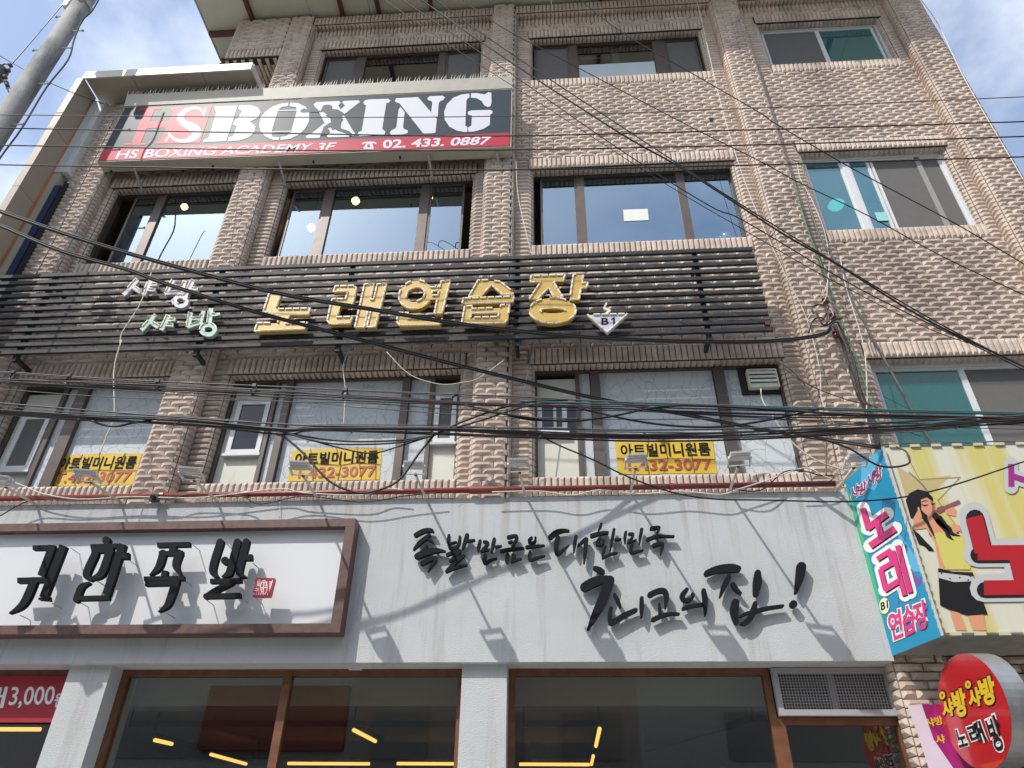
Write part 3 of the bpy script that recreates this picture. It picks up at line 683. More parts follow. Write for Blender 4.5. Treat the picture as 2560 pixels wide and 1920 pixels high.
M_SGR = mat('sign_red', (.5, .02, .05), .42, spec=.10); M_SGW = mat('sign_white', (.62, .63, .67), .5, spec=.1)
shape('letter', zt([[(640, 228), (1250, 205), (1075, 722), (415, 738), (520, 690), (700, 290)]], *z5)+zt(stroke([(375, 240), (165, 745)], 120, False)+stroke([(215, 248), (530, 236)], 26, False)+stroke([(0, 742), (310, 740)], 24, False)+stroke([(270, 470), (640, 462)], 92, False), *z5), PB_, .003, 0, M_SGR, S)
shape('letter', zt(stroke([(1130, 325, 30), (1090, 252, 42), (990, 230, 45), (860, 280, 75), (800, 370, 95), (850, 445, 95), (960, 500, 130), (1035, 560, 130), (1000, 640, 110), (890, 693, 66), (760, 690, 50), (680, 645, 40), (640, 590, 32)], smooth=True)+stroke([(590, 712), (645, 620)], 28, False)+stroke([(1168, 222), (1125, 345)], 34, False), *z5), PB_, .005, 0, M_SGW, S)
LB = {'B': (z5, [[(1290, 205), (1615, 195), (1455, 700), (1130, 718), (1120, 690), (1200, 650), (1310, 290), (1285, 240)], [(1640, 190), (1800, 188), (1900, 220), (1940, 290), (1900, 370), (1790, 422), (1870, 490), (1850, 580), (1770, 650), (1630, 695), (1465, 705), (1490, 640), (1545, 630), (1600, 490), (1540, 465), (1570, 400), (1620, 370), (1670, 275), (1615, 240)]]),
 'O': (z6, [[(400, 245), (395, 300), (300, 310), (235, 360), (130, 700), (130, 780), (160, 800), (250, 800), (240, 855), (150, 850), (30, 800), (-60, 700), (-80, 600), (-50, 480), (30, 380), (150, 300), (280, 255)], [(430, 240), (560, 250), (680, 310), (740, 400), (735, 550), (670, 670), (560, 770), (420, 835), (262, 850), (270, 800), (380, 780), (440, 720), (535, 370), (520, 315), (415, 300)]]+stroke([(225, 372), (545, 362)], 18, False)+stroke([(130, 716), (445, 706)], 15, False)),
 'X': (z6, [[(805, 270), (850, 232), (1220, 215), (1252, 240), (1210, 290), (1450, 700), (1485, 745), (1460, 780), (1340, 800), (1040, 808), (1020, 780), (1080, 720), (1000, 605), (880, 360), (830, 310)], [(1270, 240), (1300, 212), (1540, 203), (1562, 235), (1500, 280), (1310, 430), (1240, 360), (1320, 290)], [(980, 580), (1005, 610), (955, 690), (920, 770), (905, 818), (700, 825), (680, 795), (720, 760), (790, 730)]]),
 'I': (z6, [[(1615, 240), (1640, 205), (1700, 190), (2020, 178), (2058, 205), (2040, 235), (1990, 255), (1925, 670), (1975, 710), (1965, 755), (1850, 775), (1560, 788), (1520, 760), (1540, 720), (1590, 700), (1660, 290), (1630, 270)]]),
 'N': (z7, [[(285, 400), (360, 490), (330, 750), (345, 780), (415, 810), (410, 850), (330, 875), (130, 880), (100, 850), (120, 810), (200, 770), (215, 740), (255, 440)], [(190, 290), (210, 250), (590, 230), (915, 610), (890, 840), (860, 855), (680, 860), (270, 340), (200, 315)], [(750, 250), (790, 215), (1010, 205), (1055, 235), (1030, 275), (960, 310), (945, 350), (930, 560), (890, 575), (815, 490), (835, 330), (820, 300), (760, 280)]]),
 'G': (z7, [[(1475, 170), (1475, 240), (1440, 260), (1425, 300), (1405, 720), (1445, 755), (1440, 830), (1400, 836), (1260, 810), (1130, 740), (1050, 620), (1040, 480), (1090, 350), (1200, 240), (1340, 185)], [(1505, 165), (1600, 160), (1740, 185), (1800, 145), (1855, 155), (1858, 330), (1840, 390), (1790, 405), (1730, 370), (1690, 300), (1600, 250), (1500, 240)], [(1445, 510), (1460, 475), (1520, 460), (1840, 450), (1880, 480), (1870, 515), (1835, 535), (1830, 710), (1720, 780), (1560, 825), (1460, 830), (1455, 755), (1510, 720), (1520, 550), (1465, 540)]])}
for z_, polys in LB.values(): shape('letter', zt(polys, *z_), PB_, .004, 0, M_SGW, S)
shape('boxer_silhouette', zt([[(945, 330), (970, 285), (1050, 275), (1110, 295), (1110, 345), (1200, 355), (1270, 395), (1310, 440), (1265, 470), (1290, 520), (1255, 580), (1250, 660), (1390, 710), (1450, 770), (1400, 795), (1340, 745), (1200, 700), (1160, 675), (1110, 690), (1090, 645), (1045, 655), (1060, 730), (1015, 780), (925, 770), (960, 690), (965, 640), (1090, 560), (1080, 500), (1000, 452), (1030, 440), (970, 395), (920, 385)], [(590, 370), (640, 340), (700, 350), (740, 372), (900, 370), (950, 380), (950, 397), (760, 395), (640, 405), (600, 395)]], *z6), PB_, .006, 0, M_BXF, S)
text('lettering', 'HS BOXING ACADEMY 3F', [(298, 376), (843, 356), (830, 377), (288, 398)], PB_, .004, 0, M_SGW, S, .02)
text('lettering', '02. 433. 0887', [(958, 350), (1231, 341), (1221, 362), (956, 372)], PB_, .004, 0, M_SGW, S, .03)
shape('telephone_symbol', zt(stroke([(1605, 908), (1650, 890), (1780, 888), (1822, 905)], 26)+[[(1665, 905), (1765, 903), (1785, 985), (1780, 998), (1620, 998), (1618, 975)]], *z6), PB_, .004, 0, M_SGW, S)
shape('telephone_dial', zt([circ(1703, 945, 26)], *z6), PB_, .006, 0, MATS['red_flex'], S)

# ================================================================== PORTAL FRAME OF THE NEIGHBOUR (left)
N = thing('panel_surround', 'beige panelled sign surround of canopy and tall fin left of the brick wall', 'sign surround', (-6.8, -.3, 8))
for x0, x1 in ((-6.75, -6.05), (-6.05, -5.0), (-5.0, -4.27)): MB().box(x0+.004, x1-.004, -.57, .05, 11.06, 11.16).build('soffit_panel', M_BEIGE, N)
MB().box(-6.78, -4.26, -.60, -.575, 11.04, 11.2).build('front_edge', mat('edge_white', (.58, .56, .49), .4, var=.1), N)
MB().box(-4.262, -4.24, -.575, .05, 11.04, 11.19).build('end_trim', MATS['edge_white'], N)
M_FIN = mat('fin_brown', (.36, .30, .235), .5, var=.06, vscale=2)
for z0, z1 in ((9.9, 11.055), (8.7, 9.9), (7.3, 8.7), (5.5, 7.3), (3.0, 5.5)): MB().box(-6.86, -6.76, -.6, -.26, z0+.004, z1-.004).build('fin_panel', M_FIN, N)
L_ = thing('side_sign_box', 'narrow vertical sign box of white and blue panels beside the beige fin', 'sign', (-6.65, -.25, 5))
MB().box(-6.755, -6.66, -.28, -.1, 9.35, 10.95).build('white_panel', mat('side_white', (.62, .66, .66), .4, var=.04), L_)
MB().box(-6.655, -6.56, -.28, -.1, 9.35, 10.95).build('white_panel', MATS['side_white'], L_)
MB().box(-6.755, -6.66, -.27, -.1, 4.5, 9.34).build('beige_panel', M_BEIGE, L_)
MB().box(-6.655, -6.57, -.26, -.1, 4.5, 9.1).build('blue_panel', mat('side_blue', (.008, .035, .10), .4, var=.2), L_)
MB().box(-6.775, -6.758, -.31, -.1, 4.5, 10.95).build('orange_trim', mat('orange_trim', (.55, .20, .08), .5, var=.25, vscale=1.5), L_)
MB().box(-6.56, -6.54, -.24, -.1, 4.5, 9.2).build('dark_gap_strip', M_DARK, L_)  # near-black strip standing in for the shaded gap between blue panel and brick
NB = thing('neighbour_building', 'plain building left of the beige fin, mostly hidden', 'building', (-10, 4, 0))
MB().box(-14, -6.9, .3, 8, 0, 6.6).build('wall', mat('plain_render', (.4, .39, .36), .8, var=.1), NB)

# ================================================================== SLATTED SINGING ROOM SIGN
SL = thing('slat_sign', 'black steel slat rack carrying gold letters between second and third floors', 'sign', (-2.3, -.2, 6.1))
zts, zbs = 7.29, 6.155
for k in range(12):
    z = zts+(zbs-zts)*k/11; xr_ = 2.225+.004*(k % 3)
    MB().box(-6.62, xr_, -.42, -.385, z-.0225, z+.0225).build('slat', M_SLAT, SL)
for px, py in ((136, 704), (554, 688), (881, 678), (1294, 662), (1736, 640)):
    x = at(px, py, -.36).x; MB().box(x-.025, x+.025, -.384, -.34, zbs-.09, zts+.03).build('upright', M_SLAT, SL)
    for z in (zts-.1, zbs-.05): MB().box(x-.02, x+.02, -.339, -.12, z-.02, z+.02).build('bracket', M_SLAT, SL)
p = at(1925, 806, -.42); MB().box(p.x-.05, p.x+.0, -.425, -.38, p.z-.03, p.z+.016).build('rusted_end', M_RUST, SL)
PG = FP(-.50)
zg = (600, 400, 700/2212); zh = (1250, 400, 700/2212); zl = (0, 400, 700/2212)
gold = [
 zt([[(235, 1050), (328, 1055), (288, 1165), (310, 1180), (555, 1175), (545, 1225), (395, 1225), (362, 1295), (535, 1285), (510, 1340), (115, 1355), (140, 1290), (300, 1290), (312, 1235), (185, 1200)]], *zg),
 zt([[(755, 1000), (895, 995), (922, 1015), (888, 1148), (795, 1155), (765, 1245), (890, 1240), (870, 1295), (715, 1300), (690, 1270), (725, 1115), (735, 1100), (835, 1100), (852, 1042), (738, 1045)], [(985, 985), (1060, 980), (985, 1325), (908, 1325)], [(1085, 985), (1160, 980), (1070, 1322), (1003, 1322)], [(1005, 1105), (1075, 1105), (1055, 1165), (995, 1165)]], *zg),
 zt(ring(1388, 1066, 105, 82, 58, -18)+[[(1590, 960), (1662, 955), (1597, 1215), (1535, 1215)], [(1500, 1008), (1600, 1005), (1595, 1035), (1500, 1040)], [(1490, 1075), (1580, 1070), (1575, 1100), (1490, 1105)], [(1250, 1210), (1330, 1210), (1325, 1255), (1600, 1255), (1575, 1305), (1265, 1310), (1238, 1280)]], *zg),
 zt([[(1880, 955), (1960, 950), (2005, 975), (1900, 1082), (1805, 1085)], [(1945, 952), (2050, 962), (2165, 1050), (2158, 1066), (2075, 1066), (1980, 985)], [(1765, 1097), (2165, 1080), (2155, 1126), (1755, 1140)], [(1775, 1160), (1838, 1155), (1815, 1294), (1750, 1296)], [(2060, 1150), (2130, 1146), (2118, 1262), (2092, 1290), (2030, 1292)], [(1800, 1180), (2090, 1166), (2085, 1208), (1795, 1218)], [(1780, 1248), (2080, 1240), (2075, 1291), (1775, 1296)]], *zg),
 zt([[(245, 920), (515, 910), (500, 960), (240, 968)], [(330, 955), (450, 950), (300, 1100), (230, 1102)], [(380, 1003), (428, 975), (495, 1085), (430, 1092)], [(580, 908), (660, 908), (625, 1105), (550, 1110)], [(635, 975), (695, 970), (685, 1013), (625, 1018)]]+ring(416, 1192, 143, 60, 84), *zh)]
for gp in gold: shape('gold_letter', gp, PG, 0, .055, M_GOLD, SL, neon=(.0115, .07))
PW = FP(-.47)
def sya(o, k=1.0): return stroke([(o[0]+105, o[1]), (o[0], o[1]+118)], 32*k, False)+stroke([(o[0]+62, o[1]+50), (o[0]+132, o[1]+95)], 30*k, False)+stroke([(o[0]+210, o[1]+5), (o[0]+155, o[1]+118)], 32*k, False)+stroke([(o[0]+190, o[1]+38), (o[0]+262, o[1]+36)], 24*k, False)+stroke([(o[0]+180, o[1]+76), (o[0]+245, o[1]+82)], 24*k, False)
bang1 = stroke([(1372, 950), (1312, 1058)], 28, False)+stroke([(1460, 962), (1432, 1052)], 28, False)+stroke([(1345, 1000), (1445, 997)], 20, False)+stroke([(1310, 1052), (1440, 1046)], 26, False)+stroke([(1527, 952), (1462, 1078)], 32, False)+stroke([(1505, 1015), (1562, 1022)], 24, False)+ring(1426, 1115, 48, 38, 32)
bang2 = stroke([(1508, 1203), (1488, 1322)], 30, False)+stroke([(1607, 1192), (1580, 1295)], 30, False)+stroke([(1500, 1256), (1600, 1250)], 20, False)+stroke([(1485, 1318), (1595, 1284)], 28, False)+stroke([(1667, 1172), (1650, 1305)], 34, False)+stroke([(1660, 1226), (1738, 1215)], 24, False)+ring(1646, 1340, 50, 38, 34)
shape('lilac_letter', zt(sya((980, 948)), *zl), PW, 0, .045, M_LILAC, SL, neon=(.008, .09)); shape('lilac_letter', zt(bang1, *zl), PW, 0, .045, M_LILAC, SL, neon=(.008, .09))
shape('green_letter', zt(sya((1122, 1226)), *zl), PW, 0, .045, M_GREENL, SL, neon=(.008, .09)); shape('green_letter', zt(bang2, *zl), PW, 0, .045, M_GREENL, SL, neon=(.008, .09))
tri = shape('triangle_plate', zt([[(690, 1225), (1010, 1218), (850, 1365)]], *zh), PG, 0, .045, M_LILAC, SL, neon=(.0115, .07))
text('plate_text', 'B', [(1250+800*.3165, 400+1248*.3165), (1250+858*.3165, 400+1246*.3165), (1250+858*.3165, 400+1301*.3165), (1250+800*.3165, 400+1303*.3165)], PG, .003, 0, M_BLACK, tri, .02)
shape('plate_text', zt(stroke([(900, 1243), (900, 1300)], 13, False)+stroke([(900, 1247), (878, 1262)], 10, False), *zh), PG, .003, 0, M_BLACK, tri)
shape('zigzag_tube', zt(stroke([(840, 1132), (822, 1168), (868, 1188), (828, 1218)], 14), *zh), PG, 0, .02, M_NEON, SL)

# ================================================================== YELLOW STICKERS on the boarded windows
ST = [('leftmost', [(149, 1136), (358, 1132), (332, 1214), (115, 1217)], 'peeling yellow room rental sticker on the leftmost boarded window, beside the brick pilaster'),
      ('middle', [(731, 1125), (958, 1118), (950, 1200), (717, 1206)], 'cracked yellow room rental sticker on the middle boarded window'),
      ('right', [(1537, 1103), (1781, 1098), (1795, 1184), (1543, 1187)], 'yellow room rental sticker on the right boarded window beside the louvre vent')]
PS = FP(.1285)
def lerp2(a, b, t): return (a[0]+(b[0]-a[0])*t, a[1]+(b[1]-a[1])*t)
def sub(q, u0, u1, v0, v1):             # v from the top
    TL, TR, BR, BL = q
    def P(u, v): return lerp2(lerp2(TL, TR, u), lerp2(BL, BR, u), v)
    return [P(u0, v0), P(u1, v0), P(u1, v1), P(u0, v1)]
for k, (nm, q, lb) in enumerate(ST):
    random.seed(20+k)
    c = at(*q[3], .128); t = thing('rental_sticker', lb, 'sticker', c, 'yellow room rental stickers')
    # torn, slightly lifted pieces with jagged cracks between them
    us = [0, .27+random.uniform(-.03, .03), .50+random.uniform(-.03, .03), .75+random.uniform(-.03, .03), 1]; rows = [0, .5+random.uniform(-.04, .04), 1]
    grid = {}
    for i, u in enumerate(us):
        for j, v_ in enumerate(rows):
            grid[(i, j)] = (u+(random.uniform(-.05, .05) if 0 < i < 4 else random.uniform(-.008, .008)), v_+(random.uniform(-.06, .06) if j == 1 else random.uniform(-.02, .02)))
    for j in range(2):
        for i in range(4):
            pts = [grid[(i, j)], grid[(i+1, j)], grid[(i+1, j+1)], grid[(i, j+1)]]
            m_ = [sum(p[0] for p in pts)/4, sum(p[1] for p in pts)/4]
            pts = [(m_[0]+(p[0]-m_[0])*.975, m_[1]+(p[1]-m_[1])*.96) for p in pts]
            shape('sticker_piece', [[sub(q, u, u, v_, v_)[0] for u, v_ in pts]], PS, random.uniform(.002, .006), .002, M_YEL, t)
    ck = []
    for i in range(1, 4): ck += stroke([sub(q, *([grid[(i, j)][0]]*2), *([grid[(i, j)][1]]*2))[0]+(1.3,) for j in range(3)])
    ck += stroke([sub(q, *([grid[(i, 1)][0]]*2), *([grid[(i, 1)][1]]*2))[0]+(1.1,) for i in range(5)])
    shape('crack', ck, PS, .0105, 0, mat('crack_shadow', (.09, .06, .02), .9), t)
    text('black_lettering', '아트빌미니원룸', sub(q, .05, .96, .1, .49), PS, .009, .0, M_BLACK, t, .022)
    text('red_lettering', 'T.432-3077', sub(q, .07, .95, .57, .9), PS, .009, .0, M_REDT, t, .02)

# ================================================================== WHITE FRAMED SIGN (left)
PF = FP(-.29); FS = thing('framed_sign', 'wide white shop sign with raised black letters in a dark wood frame', 'sign', (-4, -.3, 3.15))
zt_f, zb_f, xr_f, xl_f = 4.165, 3.155, -1.835, -6.55
MB().box(xl_f, xr_f-.01, -.29, -.222, zb_f+.01, zt_f-.01).build('panel', M_WHITEP, FS)
MB().box(xl_f, xr_f, -.37, -.222, zt_f-.075, zt_f).build('frame_rail', M_WALNUT, FS); MB().box(xl_f, xr_f, -.37, -.222, zb_f, zb_f+.075).build('frame_rail', M_WALNUT, FS)
MB().box(xr_f-.085, xr_f, -.369, -.222, zb_f+.076, zt_f-.076).build('frame_stile', M_WALNUT, FS)
PL = FP(-.47); zf = (0, 1250, 900/2212)
kh = [stroke([(200, 292), (335, 290)], 28, False)+stroke([(320, 280), (250, 465)], 44, False)+stroke([(387, 278), (262, 600)], 46, False)+[[(235, 600), (300, 590), (305, 618), (235, 612)]]+stroke([(105, 493), (278, 488)], 32, False)+stroke([(205, 495, 46), (165, 590, 46), (125, 650, 36), (55, 695, 6)], smooth=True),
 [circ(652, 247, 25)]+stroke([(555, 285), (720, 280)], 28, False)+stroke([(582, 330, 44), (535, 430, 44), (530, 465, 40), (555, 485, 26)], smooth=True)+stroke([(560, 312), (695, 308)], 26, False)+stroke([(672, 310, 46), (635, 420, 46), (610, 460, 40), (570, 480, 22)], smooth=True)+stroke([(752, 270), (650, 580)], 46, False)+stroke([(715, 342), (790, 342)], 38, False)+stroke([(545, 508, 14), (500, 530, 34), (478, 575, 38), (465, 612, 36)], smooth=True)+stroke([(455, 604), (668, 598)], 28, False),
 stroke([(965, 275), (1165, 270)], 28, False)+stroke([(1065, 285), (1052, 325)], 40, False)+stroke([(975, 327), (1122, 325)], 28, False)+stroke([(1000, 325, 44), (972, 410, 40), (920, 460, 8)], smooth=True)+stroke([(1100, 325, 44), (1078, 400, 42), (1105, 455, 16)], smooth=True)+stroke([(1012, 432), (1004, 475)], 36, False)+stroke([(883, 483), (1128, 478)], 28, False)+stroke([(890, 514), (1090, 508)], 28, False)+stroke([(1078, 500, 46), (1045, 600, 44), (1020, 650, 32), (972, 685, 6)], smooth=True),
 stroke([(1352, 258, 44), (1308, 400, 44), (1310, 450, 38), (1338, 470, 10)], smooth=True)+stroke([(1458, 257, 44), (1415, 420, 44), (1400, 452, 38), (1365, 470, 10)], smooth=True)+[circ(1382, 372, 25)]+stroke([(1512, 255, 42), (1470, 420, 42), (1475, 455, 36), (1505, 470, 14)], smooth=True)+stroke([(1490, 352), (1548, 350)], 36, False)+stroke([(1290, 497), (1482, 492)], 28, False)+stroke([(1420, 505, 34), (1330, 550, 34), (1262, 592, 30)], smooth=True)+stroke([(1252, 590), (1475, 584)], 30, False)]
for ps in kh: shape('black_letter', zt(ps, *zf), PL, 0, .045, M_BLACK, FS)
so_ = shape('red_seal', zt([[(1572, 478), (1687, 480), (1660, 592), (1550, 590)]], *zf), PL, 0, .045, mat('seal_red', (.45, .02, .035), .4), FS)
mk = []
for k in range(6): mk += stroke([(1580+k*0, 492+k*7), (1602, 492+k*7)], 3, False)+stroke([(1655, 560-k*12), (1676, 490+k*3)], 3, False)
for k in range(7): mk += stroke([(1562+k*14, 570), (1560+k*14, 585)], 4, False)
mk += ring(1622, 535, 20, 42, 4)+stroke([(1605, 510), (1645, 505)], 4, False)+stroke([(1602, 540), (1640, 538)], 4, False)+stroke([(1622, 495), (1618, 575)], 4, False)+stroke([(1565, 545), (1590, 548)], 4, False)+stroke([(1563, 557), (1588, 559)], 4, False)+[p for q in ((1612, 555), (1630, 522)) for p in ring(q[0], q[1], 8, 7, 3)]
shape('seal_mark', zt(mk, *zf), PL, .002, 0, M_PRW, so_)
for px, py in ((435, 296), (320, 635), (122, 708), (800, 375), (487, 628), (690, 252), (1185, 275), (1135, 495), (1025, 695), (1390, 268), (1555, 388), (1270, 615), (1485, 600), (1575, 605), (600, 500)):
    p = at(px*.4069, 1250+py*.4069, -.43); MB().tube([p, (p.x, -.288, p.z)], .004, 5).build('standoff_pin', M_STEEL, FS)

# ================================================================== BRUSH LETTERING on the fascia
PK = FP(-.285); WL = thing('wall_lettering', 'raised black brush lettering in two lines on the grey fascia', 'sign lettering', (.2, -.25, 3.2))
zk1 = (1020, 1300, 380/2212); zk2 = (1360, 1290, 340/2212); zk3 = (1430, 1400, 360/2212); zk4 = (1730, 1390, 320/2212)
def S_(pts, wd=None): return stroke(pts, wd, True, True)
KS = [(zk1, S_([(110, 215, 62), (230, 155, 66), (330, 145, 56), (365, 165, 30)])+S_([(310, 215, 46), (200, 300, 62), (120, 380, 48), (80, 430, 20)])+S_([(290, 275, 30), (340, 300, 36), (375, 340, 16)])+S_([(270, 365, 34), (250, 410, 44), (215, 460, 50)])+S_([(130, 525, 84), (250, 470, 96), (400, 440, 74), (540, 450, 22)])+S_([(200, 630, 58), (300, 575, 62), (390, 550, 50), (395, 590, 44), (340, 660, 34), (292, 745, 14)])),
 (zk1, S_([(595, 220, 40), (590, 310, 52), (605, 400, 40)])+S_([(755, 240, 36), (740, 340, 44), (690, 400, 46), (620, 410, 36)])+S_([(610, 335, 26), (700, 315, 22)])+S_([(860, 215, 56), (825, 320, 50), (792, 415, 24)])+S_([(870, 300, 40), (965, 288, 28)])+S_([(570, 500, 46), (680, 460, 52), (755, 445, 44), (690, 520, 44), (610, 590, 36)])+S_([(620, 590, 36), (720, 545, 40), (820, 510, 24)])+S_([(800, 530, 30), (660, 640, 46), (570, 735, 54)])+S_([(560, 745, 44), (680, 690, 46), (850, 650, 28)])),
 (zk1, S_([(1048, 300, 44), (1030, 380, 48), (1018, 440, 26)])+S_([(1105, 312, 38), (1160, 330, 44), (1120, 390, 38), (1065, 445, 30)])+S_([(1060, 450, 26), (1165, 430, 24)])+S_([(1255, 275, 48), (1235, 360, 50), (1215, 465, 24)])+S_([(1275, 385, 34), (1360, 372, 20)])+S_([(1120, 505, 54), (1105, 580, 54), (1130, 620, 50), (1200, 580, 36), (1285, 555, 24)])),
 (zk1, S_([(1460, 245, 50), (1560, 225, 46), (1585, 260, 46), (1545, 330, 40), (1525, 390, 26)])+S_([(1470, 320, 36), (1510, 305, 32)])+S_([(1360, 445, 50), (1500, 420, 48), (1680, 405, 30)])+S_([(1450, 500, 56), (1438, 570, 54), (1438, 615, 30)])+S_([(1520, 500, 36), (1550, 520, 44), (1520, 570, 48), (1510, 600, 40)])+S_([(1510, 600, 36), (1580, 575, 34), (1645, 560, 22)])),
 (zk1, S_([(1800, 250, 32), (1765, 290, 46), (1785, 330, 44), (1845, 310, 36), (1855, 250, 30)])+S_([(1730, 390, 48), (1850, 375, 40), (1980, 365, 26)])+S_([(1780, 455, 42), (1765, 530, 50), (1785, 575, 44), (1880, 545, 36), (1985, 515, 22)])),
 (zk2, S_([(105, 335, 78), (200, 260, 78), (310, 232, 58), (400, 235, 36)])+S_([(225, 345, 74), (200, 470, 76), (215, 600, 72), (270, 580, 50), (405, 470, 18)])+S_([(520, 330, 54), (500, 450, 56), (485, 575, 26)])+S_([(555, 475, 30), (650, 390, 54), (690, 370, 60)])+S_([(685, 380, 74), (672, 560, 66), (652, 755, 30)])),
 (zk2, S_([(930, 125, 44), (915, 175, 46), (885, 225, 20)])+S_([(780, 315, 66), (900, 280, 60), (1035, 265, 44)])+S_([(915, 350, 44), (870, 420, 52), (880, 460, 44), (950, 455, 44), (970, 390, 44)])+S_([(1140, 215, 48), (1110, 380, 54), (1078, 550, 26)])+S_([(1160, 378, 36), (1245, 370, 34)])+S_([(1000, 495, 34), (965, 590, 46), (960, 670, 40)])+S_([(955, 680, 28), (1080, 615, 34), (1190, 592, 26)])),
 (zk2, S_([(1332, 262, 48), (1318, 340, 50), (1322, 430, 24)])+S_([(1385, 285, 36), (1450, 290, 42), (1425, 360, 40), (1370, 430, 24)])+S_([(1370, 432, 24), (1500, 382, 22)])+S_([(1590, 215, 56), (1570, 330, 54), (1556, 440, 24)])+S_([(1432, 475, 50), (1415, 550, 52), (1435, 590, 46), (1530, 570, 34), (1612, 555, 22)])),
 (zk2, S_([(1750, 195, 58), (1850, 180, 52), (1870, 200, 52), (1835, 295, 22)])+S_([(1690, 375, 58), (1850, 325, 46), (2110, 325, 34)])+S_([(1852, 375, 26), (1845, 430, 30)])+S_([(1790, 470, 60), (1880, 445, 56), (1930, 460, 54), (1920, 540, 44), (1900, 620, 20)])),
 (zk3, S_([(355, 120, 66), (420, 150, 90), (475, 180, 70)])+S_([(195, 410, 140), (350, 330, 150), (520, 290, 110), (585, 320, 130)])+S_([(580, 310, 150), (470, 600, 150), (350, 850, 110), (250, 1055, 44)])+S_([(655, 530, 50), (705, 620, 58), (740, 710, 44)])+S_([(600, 740, 60), (580, 860, 62), (600, 960, 80)])+S_([(610, 965, 74), (800, 850, 84), (980, 765, 66)])+S_([(1072, 580, 58), (1072, 720, 70), (1068, 870, 36)])),
 (zk3, S_([(1200, 530, 84), (1300, 480, 80), (1400, 465, 84), (1450, 520, 76), (1452, 620, 66), (1438, 730, 32)])+S_([(1343, 665, 30), (1350, 760, 46), (1362, 850, 60)])+S_([(1250, 910, 70), (1400, 845, 64), (1530, 820, 50), (1640, 825, 42)])),
 (zk3, S_([(1765, 450, 60), (1700, 540, 84), (1730, 610, 66), (1810, 610, 52), (1860, 550, 52), (1850, 515, 40)])+S_([(1715, 740, 56), (1850, 700, 58), (2020, 675, 56)])+S_([(2025, 465, 68), (2050, 620, 80), (2050, 840, 30)])),
 (zk4, S_([(260, 295, 104), (450, 225, 130), (680, 205, 148), (800, 215, 110)])+S_([(635, 365, 90), (560, 520, 96), (490, 700, 36)])+S_([(710, 480, 72), (770, 570, 78), (845, 640, 44)])+S_([(1140, 285, 106), (1135, 450, 150), (1110, 650, 100)])+S_([(755, 800, 140), (735, 950, 148), (770, 1140, 90)])+S_([(1095, 815, 76), (1070, 930, 110), (1010, 1060, 110), (920, 1150, 84), (850, 1165, 40)])+S_([(850, 1035, 44), (950, 985, 56), (1040, 975, 60)])+S_([(1100, 950, 76), (1300, 900, 66), (1570, 860, 56)])),
 (zk4, S_([(1895, 180, 165), (1865, 380, 140), (1800, 630, 50)])+[circ(1757, 828, 68)])]
for z_, ps in KS: shape('brush_letter', zt(ps, *z_), PK, 0, .035, M_BLACK, WL)
for px in (1100, 1190, 1290, 1420, 1540, 1640, 1500, 1680, 1830, 1990):
    pass

# ================================================================== SINGING ROOM BOX SIGN (right)
bx, by, bz0, bz1 = 2.725, -.83, 2.99, 4.53
YS = thing('box_sign', 'big projecting box sign with a yellow front and a blue side panel', 'sign', (4, -.5, bz0))
side = Plane((2.611, -.222, 0), (bx-2.611, by+.222, 0), (0, 0, 1))
if side.n.x > 0: side = Plane((bx, by, 0), (2.611-bx, -.222-by, 0), (0, 0, 1))
pf = FP(by)
def side_uv(px, py): return side.uv(px, py)
a_ = Vector((2.611, -.222, bz0)); b_ = Vector((bx, by, bz0)); hgt = Vector((0, 0, bz1-bz0))
back = Vector((5.9, -.222, bz0)); frn = Vector((5.9, by, bz0))
MB().add([a_, b_, frn, back, a_+hgt, b_+hgt, frn+hgt, back+hgt], [(0, 3, 2, 1), (4, 5, 6, 7), (0, 1, 5, 4), (1, 2, 6, 5), (2, 3, 7, 6), (3, 0, 4, 7)]).build('cabinet', mat('cabinet_rust_grey', (.3, .29, .26), .6, var=.2), YS)
M_SIDE = mat('blue_vinyl', (.012, .27, .47), .35, var=.12, vscale=2)
zw = (2000, 1080, 560/1602)
shape('side_face', [[(2207, 1118), (2114, 1203), (2233, 1640), (2356, 1591)]], side, .006, .005, M_SIDE, YS)
shape('green_swoosh', zt([[(316, 380), (380, 470), (470, 780), (560, 1120), (640, 1520), (665, 1600), (640, 1560), (480, 1000)]], *zw), side, .0075, 0, mat('green_vinyl', (.05, .42, .22), .35), YS)
for q_ in ([(450, 180), (560, 150), (600, 300), (540, 420), (440, 380)], [(700, 700), (740, 900), (820, 1000), (870, 1000), (840, 900)]): shape('light_swoosh', zt([q_], *zw), side, .0075, 0, mat('sky_vinyl', (.10, .42, .66), .35), YS)
shape('purple_swoosh', zt([circ(760, 840, 18, 10, 40)]+stroke([(770, 930, 10), (810, 1020, 30), (850, 1080, 36), (865, 1040, 10)], smooth=True), *zw), side, .0075, 0, mat('violet_vinyl', (.20, .08, .36), .35), YS)
shape('side_edge', [[(2356, 1590), (2362, 1588), (2212, 1116), (2206, 1119)]], side, .009, .004, mat('alu', (.7, .7, .7), .35, metal=.4), YS)
M_PINK = mat('pink_vinyl', (.66, .03, .20), .35); M_WV = mat('white_vinyl', (.80, .80, .76), .35); M_PUR = mat('purple_vinyl', (.30, .03, .20), .35)
def lay(strk, grow):
    out = []
    for pts, wd in strk: out += stroke(pts, wd+grow, grow > 0)
    return out
no_ = [([(458, 545), (500, 695)], 42), ([(490, 690), (632, 585)], 46), ([(560, 640), (592, 750)], 46), ([(510, 815), (690, 690)], 48)]
